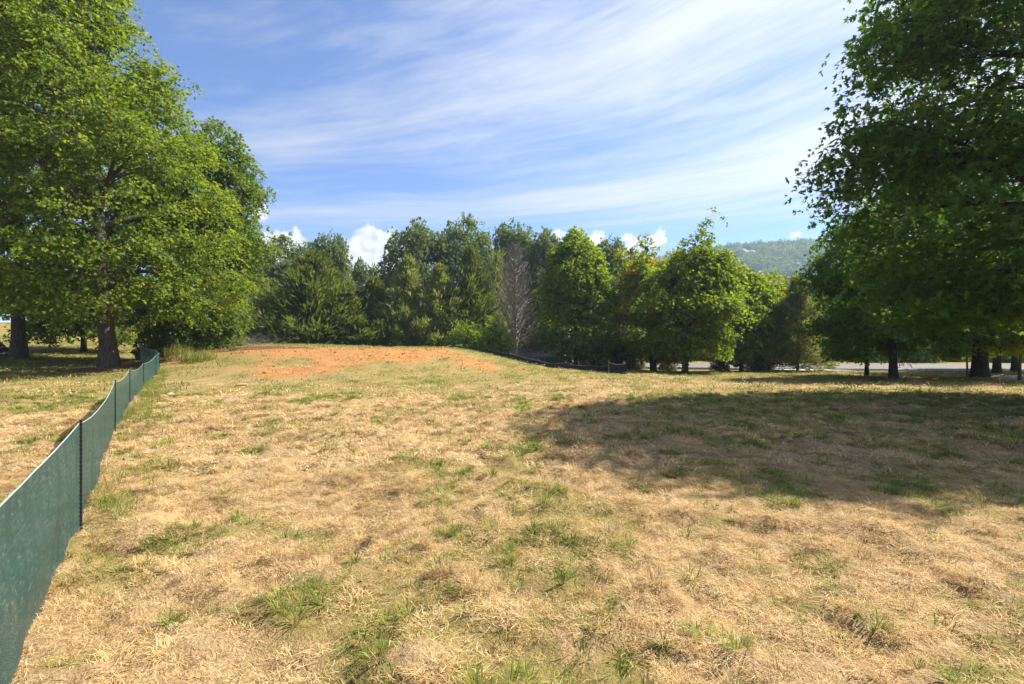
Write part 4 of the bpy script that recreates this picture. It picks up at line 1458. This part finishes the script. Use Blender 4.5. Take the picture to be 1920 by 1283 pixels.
def dome(seed, n_, core, lmin, lmax, wdt, el0, curl=.55, swirl=.5):
    """one grass clump: blades rise from a small crown and arch outwards"""
    rng = np.random.default_rng(seed)
    a = rng.uniform(0, 6.283, n_)
    r = core * np.sqrt(rng.uniform(0, 1, n_))
    base = np.stack([np.cos(a) * r, np.sin(a) * r, np.full(n_, -.015)], 1)
    da = a + rng.normal(0, swirl, n_)
    q = r / core
    el = np.clip(el0 - .55 * q + rng.normal(0, .22, n_), .08, 1.5)
    L = rng.uniform(lmin, lmax, n_)
    d = np.stack([np.cos(da) * np.cos(el), np.sin(da) * np.cos(el), np.sin(el)], 1)
    side = np.stack([-np.sin(da), np.cos(da), 0 * da], 1) * (wdt * rng.uniform(.6, 1.4, n_) / 2)[:, None]
    k1 = base + d * (L * .5)[:, None]
    e = base + d * L[:, None] + side / wdt * 2 * (rng.normal(0, .25, n_) * L)[:, None]
    e[:, 2] -= L * curl * np.cos(el) * .8
    e[:, 2] = np.maximum(e[:, 2], .0)
    V = np.stack([base - side, base + side, k1 - side * .85, k1 + side * .85, e - side * .12, e + side * .12], 1).reshape(-1, 3)
    i = np.arange(n_)[:, None] * 6
    return V, np.vstack([i + np.array([[0, 1, 3, 2]]), i + np.array([[2, 3, 5, 4]])])


def ring_points(rng, d0, d1, dens, spread=1.16):
    """points on the lawn between two distances, over the width a viewer near the start would see"""
    A = 2 * spread * (d1 * d1 - d0 * d0) / 2 + 5.0 * (d1 - d0)
    n_ = int(A * dens)
    y = np.sqrt(rng.uniform(d0 * d0, d1 * d1, n_))
    x = rng.uniform(-1, 1, n_) * (y * spread + 2.5)
    return x, y


rng = np.random.default_rng(300)


def place(x, y, smin, smax, tilt=.25, zs=1.0):
    k = len(x)
    s = rng.uniform(smin, smax, k)
    return (np.stack([x, y, H(x, y)], 1), np.stack([rng.normal(0, tilt, k), rng.normal(0, tilt, k), rng.uniform(0, 6.283, k)], 1),
            np.stack([s, s, s * zs * rng.uniform(.7, 1.3, k)], 1))


def clear(x, y):
    """keep tufts off roads, beds and out of the fence line"""
    k = np.ones(len(x), bool)
    k &= ~((x > -8) & (y > 43.5))
    k &= ~((np.abs(x - 25.6) < 2.4) & (y > 40.8))
    k &= ~(((x + 18.9) / 2.2) ** 2 + ((y - 23.6) / 1.4) ** 2 < .8)
    k &= ~(((x - 28.0) / 3.8) ** 2 + ((y - 26.2) / 1.8) ** 2 < 1)
    k &= ~(((x - 24.6) / 4.6) ** 2 + ((y - 26.8) / .9) ** 2 < .9)
    return k


def lawn(name, tpl, d0, d1, dens, want, smin, smax, mat, label, tilt=.25, zs=1.0):
    x, y = ring_points(rng, d0, d1, dens)
    G, So, Pl = masks(x, y)
    u = rng.uniform(0, 1, len(x))
    keep = (u < want(G, So, x, y)) & clear(x, y)
    x, y = x[keep], y[keep]
    P, R_, S_ = place(x, y, smin, smax, tilt, zs)
    scatter(name, tpl, P, R_, S_, rng.integers(0, len(tpl), len(x)), mat, label, 'grass')


dry_w = lambda G, So, x, y: (1 - .6 * G) * (1 - .75 * sstep(17.5, 20, y) * sstep(4, 0, x)) * (1 - .45 * So) * (.18 + .82 * sstep(.36, .60, fbm(x * 2.6, y * 2.6, 91, 3)))
grn_w = lambda G, So, x, y: np.clip(G * (.15 + .85 * sstep(.44, .62, fbm(x * 2.2, y * 2.2, 95, 3))) + .13 * sstep(.42, .66, fbm(x * 1.1, y * 1.1, 97, 2)), 0, 1) * (1 - .75 * So)
thatch_w = lambda G, So, x, y: (1 - .45 * G) * (1 - .85 * So)
thatch = [tuft(400 + k, 110, .16, .03, .09, .0024, .10, .9, flat=.018) for k in range(5)]
thatchM = [tuft(405 + k, 60, .24, .04, .12, .0065, .12, .8, flat=.02) for k in range(4)]
dryT = [dome(410 + k, 135, .060, .035, .105, .0022, .95, .6, .7) for k in range(7)]
dryM = [dome(420 + k, 85, .08, .04, .11, .0050, .90, .6, .7) for k in range(6)]
dryF = [tuft(425 + k, 45, .42, .05, .12, .016, .5, .6, flat=.02) for k in range(4)]
grnT = [dome(430 + k, 46, .040, .05, .14, .0044, 1.10, .45, .5) for k in range(7)]
grnM = [dome(440 + k, 44, .07, .06, .15, .0085, 1.05, .4) for k in range(5)]
grnF = [tuft(450 + k, 40, .40, .05, .12, .020, .7, .4) for k in range(4)]
lawn('dry_thatch', thatch, 1.4, 6.5, 62, thatch_w, .8, 1.3, DRY, 'flattened pale thatch between the clumps nearest the camera', .06)
lawn('dry_thatch', thatchM, 6.5, 14, 26, thatch_w, .8, 1.4, DRY, 'flattened pale thatch across the middle of the lawn', .06)
lawn('dry_grass', dryT, 1.4, 6.5, 70, dry_w, .6, 1.5, DRY, 'clumped straw-coloured dry grass nearest the camera', .22)
lawn('dry_grass', dryM, 6.5, 15, 40, dry_w, .7, 1.7, DRY, 'tan dry grass clumps across the middle of the lawn', .2)
lawn('dry_grass', dryF, 15, 40, 8, dry_w, .8, 1.5, DRY, 'thin dry grass at the far side of the lawn', .12, .8)
lawn('green_grass', grnT, 1.4, 6.5, 95, grn_w, .4, 1.3, GRN, 'scattered green grass tufts nearest the camera', .2)
lawn('green_grass', grnM, 6.5, 16, 44, grn_w, .6, 1.5, GRN, 'green grass patches across the middle of the lawn', .15)
lawn('green_grass', grnF, 16, 46, 8, grn_w, .8, 1.5, GRN, 'green grass at the far side of the lawn', .10, .8)



def clod(seed):
    rng = np.random.default_rng(seed)
    V = []
    for zf, rf in ((-.3, .7), (.15, 1.0), (.5, .5)):
        for j in range(6):
            a = j * math.pi / 3
            r = rf * rng.uniform(.7, 1.25)
            V.append((math.cos(a) * r, math.sin(a) * r * .8, zf * rng.uniform(.8, 1.2)))
    V.append((0, 0, .62))
    F = [(i * 6 + j, i * 6 + (j + 1) % 6, (i + 1) * 6 + (j + 1) % 6, (i + 1) * 6 + j) for i in range(2) for j in range(6)]
    F += [(12 + j, 12 + (j + 1) % 6, 18, 18) for j in range(0)]
    F += [(12, 13, 14, 18), (14, 15, 16, 18), (16, 17, 12, 18)]
    return np.array(V), np.array(F)


x = rng.uniform(-20, 3, 26000)
y = rng.uniform(19, 39, 26000)
G, So, Pl = masks(x, y)
keep = rng.uniform(0, 1, len(x)) < .07 * sstep(.25, .9, So)
x, y = x[keep], y[keep]
P, R_, S_ = place(x, y, .02, .075, .4)
scatter('soil_clods', [clod(k) for k in range(4)], P, R_, S_ * (1 + .9 * (rng.uniform(0, 1, (len(x), 1)) > .9)), rng.integers(0, 4, len(x)),
        simple_mat('red_clod', (.40, .195, .085), .95, .4, 9.0, .05), 'loose red clods scattered over the bare soil of the mound', 'soil')


def dead_leaf(seed):
    rng = np.random.default_rng(seed)
    V = np.array([(0, 0, .1), (.45, -.33, .22), (1, 0, .12), (.45, .33, .26)]) * rng.uniform(.8, 1.2, (4, 3))
    return V, np.array([(0, 1, 2, 3)])


x, y = ring_points(rng, 1.5, 12, 3.2)
keep = rng.uniform(0, 1, len(x)) < sstep(.50, .70, fbm(x * .8, y * .8, 61, 3)) + .12
x, y = x[keep], y[keep]
P, R_, S_ = place(x, y, .025, .06, .5)
P[:, 2] += .03
scatter('fallen_leaves', [dead_leaf(k) for k in range(5)], P, R_, S_, rng.integers(0, 5, len(x)),
        simple_mat('brown_leaf', (.16, .085, .042), .8, .55, 1.7, .15), 'small brown fallen leaves caught in the dry grass', 'leaves')

# tall grass left standing along the fence and in a few rank clumps
tall = [tuft(470 + k, 40, .14, .18, .48, .006, 1.15, .5) for k in range(4)]
fxs, fys = [], []
for (x0, y0), (x1, y1), n_ in [(posts[1], posts[2], 12), (posts[2], posts[3], 46), (posts[3], posts[4], 60), (posts[4], posts[6], 50)]:
    t = rng.uniform(0, 1, n_)
    fxs.append(x0 + (x1 - x0) * t + rng.uniform(.08, .7, n_) ** 1.4 * .9)
    fys.append(y0 + (y1 - y0) * t + rng.uniform(-.1, .35, n_))
fx2, fy2 = np.concatenate(fxs), np.concatenate(fys)
P, R_, S_ = place(fx2, fy2, .38, .75, .12)
scatter('tall_grass', tall, P, R_, S_, rng.integers(0, 4, len(fx2)), GRN, 'tall green grass growing up along the mesh fence', 'grass')


def clump(name, px, D, r, h, n_, label, mat, wdt=.012, x=None):
    X = (px - 960) / 960 * D if x is None else x
    v, f = tuft(int(px + D * 10), n_, r, h * .5, h, wdt, 1.15, .6)
    o = link(name, mesh_np(name, v, [f], mat), None, (X, D, Hs(X, D)))
    return set_props(o, label, 'grass clump')


clump('grass_clump', 372, 24.6, .75, .80, 420, 'tall yellow-green grass clump at the left foot of the mound', GRN, .02)
clump('grass_clump', 338, 25.4, .60, .55, 260, 'brownish rank grass clump left of the tall yellow-green clump', DRY, .02)
clump('grass_clump', 335, 28.5, .7, .9, 300, 'yellow-green weeds in front of the deep green oak', GRN, .02)


def weed(name, x, y, L, n_, label, seed):
    rng = np.random.default_rng(seed)
    b = MB()
    for k in range(n_):
        a = rng.uniform(0, 6.283)
        el = rng.uniform(.25, 1.0)
        d = np.array([math.cos(a) * math.cos(el), math.sin(a) * math.cos(el), math.sin(el)])
        s = np.array([-math.sin(a), math.cos(a), 0]) * L * .055
        l = L * rng.uniform(.5, 1.1)
        u = np.array([0, .35, .7, 1.0])
        mid = np.array([d * l * t - np.array([0, 0, .35 * l * t * t]) for t in u])
        mid[:, 2] = np.maximum(mid[:, 2], .01)
        wv = np.array([.5, 1, .8, .06])
        V = np.vstack([np.stack([mid[i] - s * wv[i], mid[i] + s * wv[i]]) for i in range(4)])
        b.add(V, [(0, 1, 3, 2), (2, 3, 5, 4), (4, 5, 7, 6)])
    o = b.build(name, LEAF['shrub'], None, False, (x, y, Hs(x, y) + .0))
    return set_props(o, label, 'weed')


weed('broad_weed', -3.45, 4.30, .26, 9, 'broad-bladed green weed at the foot of the nearest fence post', 1)
weed('broad_weed', -2.55, 4.75, .20, 10, 'dark green weed in the straw, right of the nearest fence post', 2)
weed('broad_weed', 1.62, 2.62, .20, 11, 'broad-bladed weed at the bottom right corner of the lawn', 3)
weed('broad_weed', 1.05, 2.75, .22, 9, 'splayed green weed left of the one in the bottom right corner', 4)
weed('broad_weed', 2.05, 2.50, .20, 12, 'bright green weed nearest the lower right edge', 5)


def stone(name, x, y, s, col, label, seed, sq=.5):
    rng = np.random.default_rng(seed)
    V = []
    for i in range(5):
        t = i / 4
        for j in range(8):
            a = j * math.pi / 4
            r = math.sin(math.pi * (.08 + .84 * t)) * rng.uniform(.8, 1.2)
            V.append((math.cos(a) * r * s, math.sin(a) * r * s * .7, (t - .25) * s * sq * 1.6))
    q = [(i * 8 + j, i * 8 + (j + 1) % 8, (i + 1) * 8 + (j + 1) % 8, (i + 1) * 8 + j) for i in range(4) for j in range(8)]
    b = MB()
    b.add(V, q)
    b.add(V[-8:], [(0, 1, 2, 3), (0, 3, 4, 7), (4, 5, 6, 7)])
    o = b.build(name, simple_mat(name + '_surface', col, .85, .3, 20.), None, False, (x, y, Hs(x, y) + .02))
    return set_props(o, label, 'stone')


stone('stone', -10.4, 15.6, .13, (.55, .50, .44), 'pale stone in the straw beyond the fence bend', 1)
stone('clod', -10.0, 18.9, .22, (.34, .22, .13), 'flat brown clod of earth at the foot of the mound', 2, .3)
stone('stone', -17.5, 22.6, .12, (.8, .78, .72), 'small white stone at the foot of the thick oak trunk', 3)

# ------------------------------------------------------------------ air
hb = MB()
hb.box((350, 420, 90), (2700, 1900, 200))
hz = hb.build('haze', None)
m, n = new_mat('haze')
pv_ = n.node('ShaderNodeVolumePrincipled', {'Color': (.56, .77, 1.0, 1), 'Density': 0.00042, 'Anisotropy': 0.3})
out = n.node('ShaderNodeOutputMaterial')
n.l.new(pv_.outputs[0], out.inputs['Volume'])
hz.data.materials.append(m)
set_props(hz, 'thin pale summer haze filling the air over the valley', 'haze', kind='stuff')
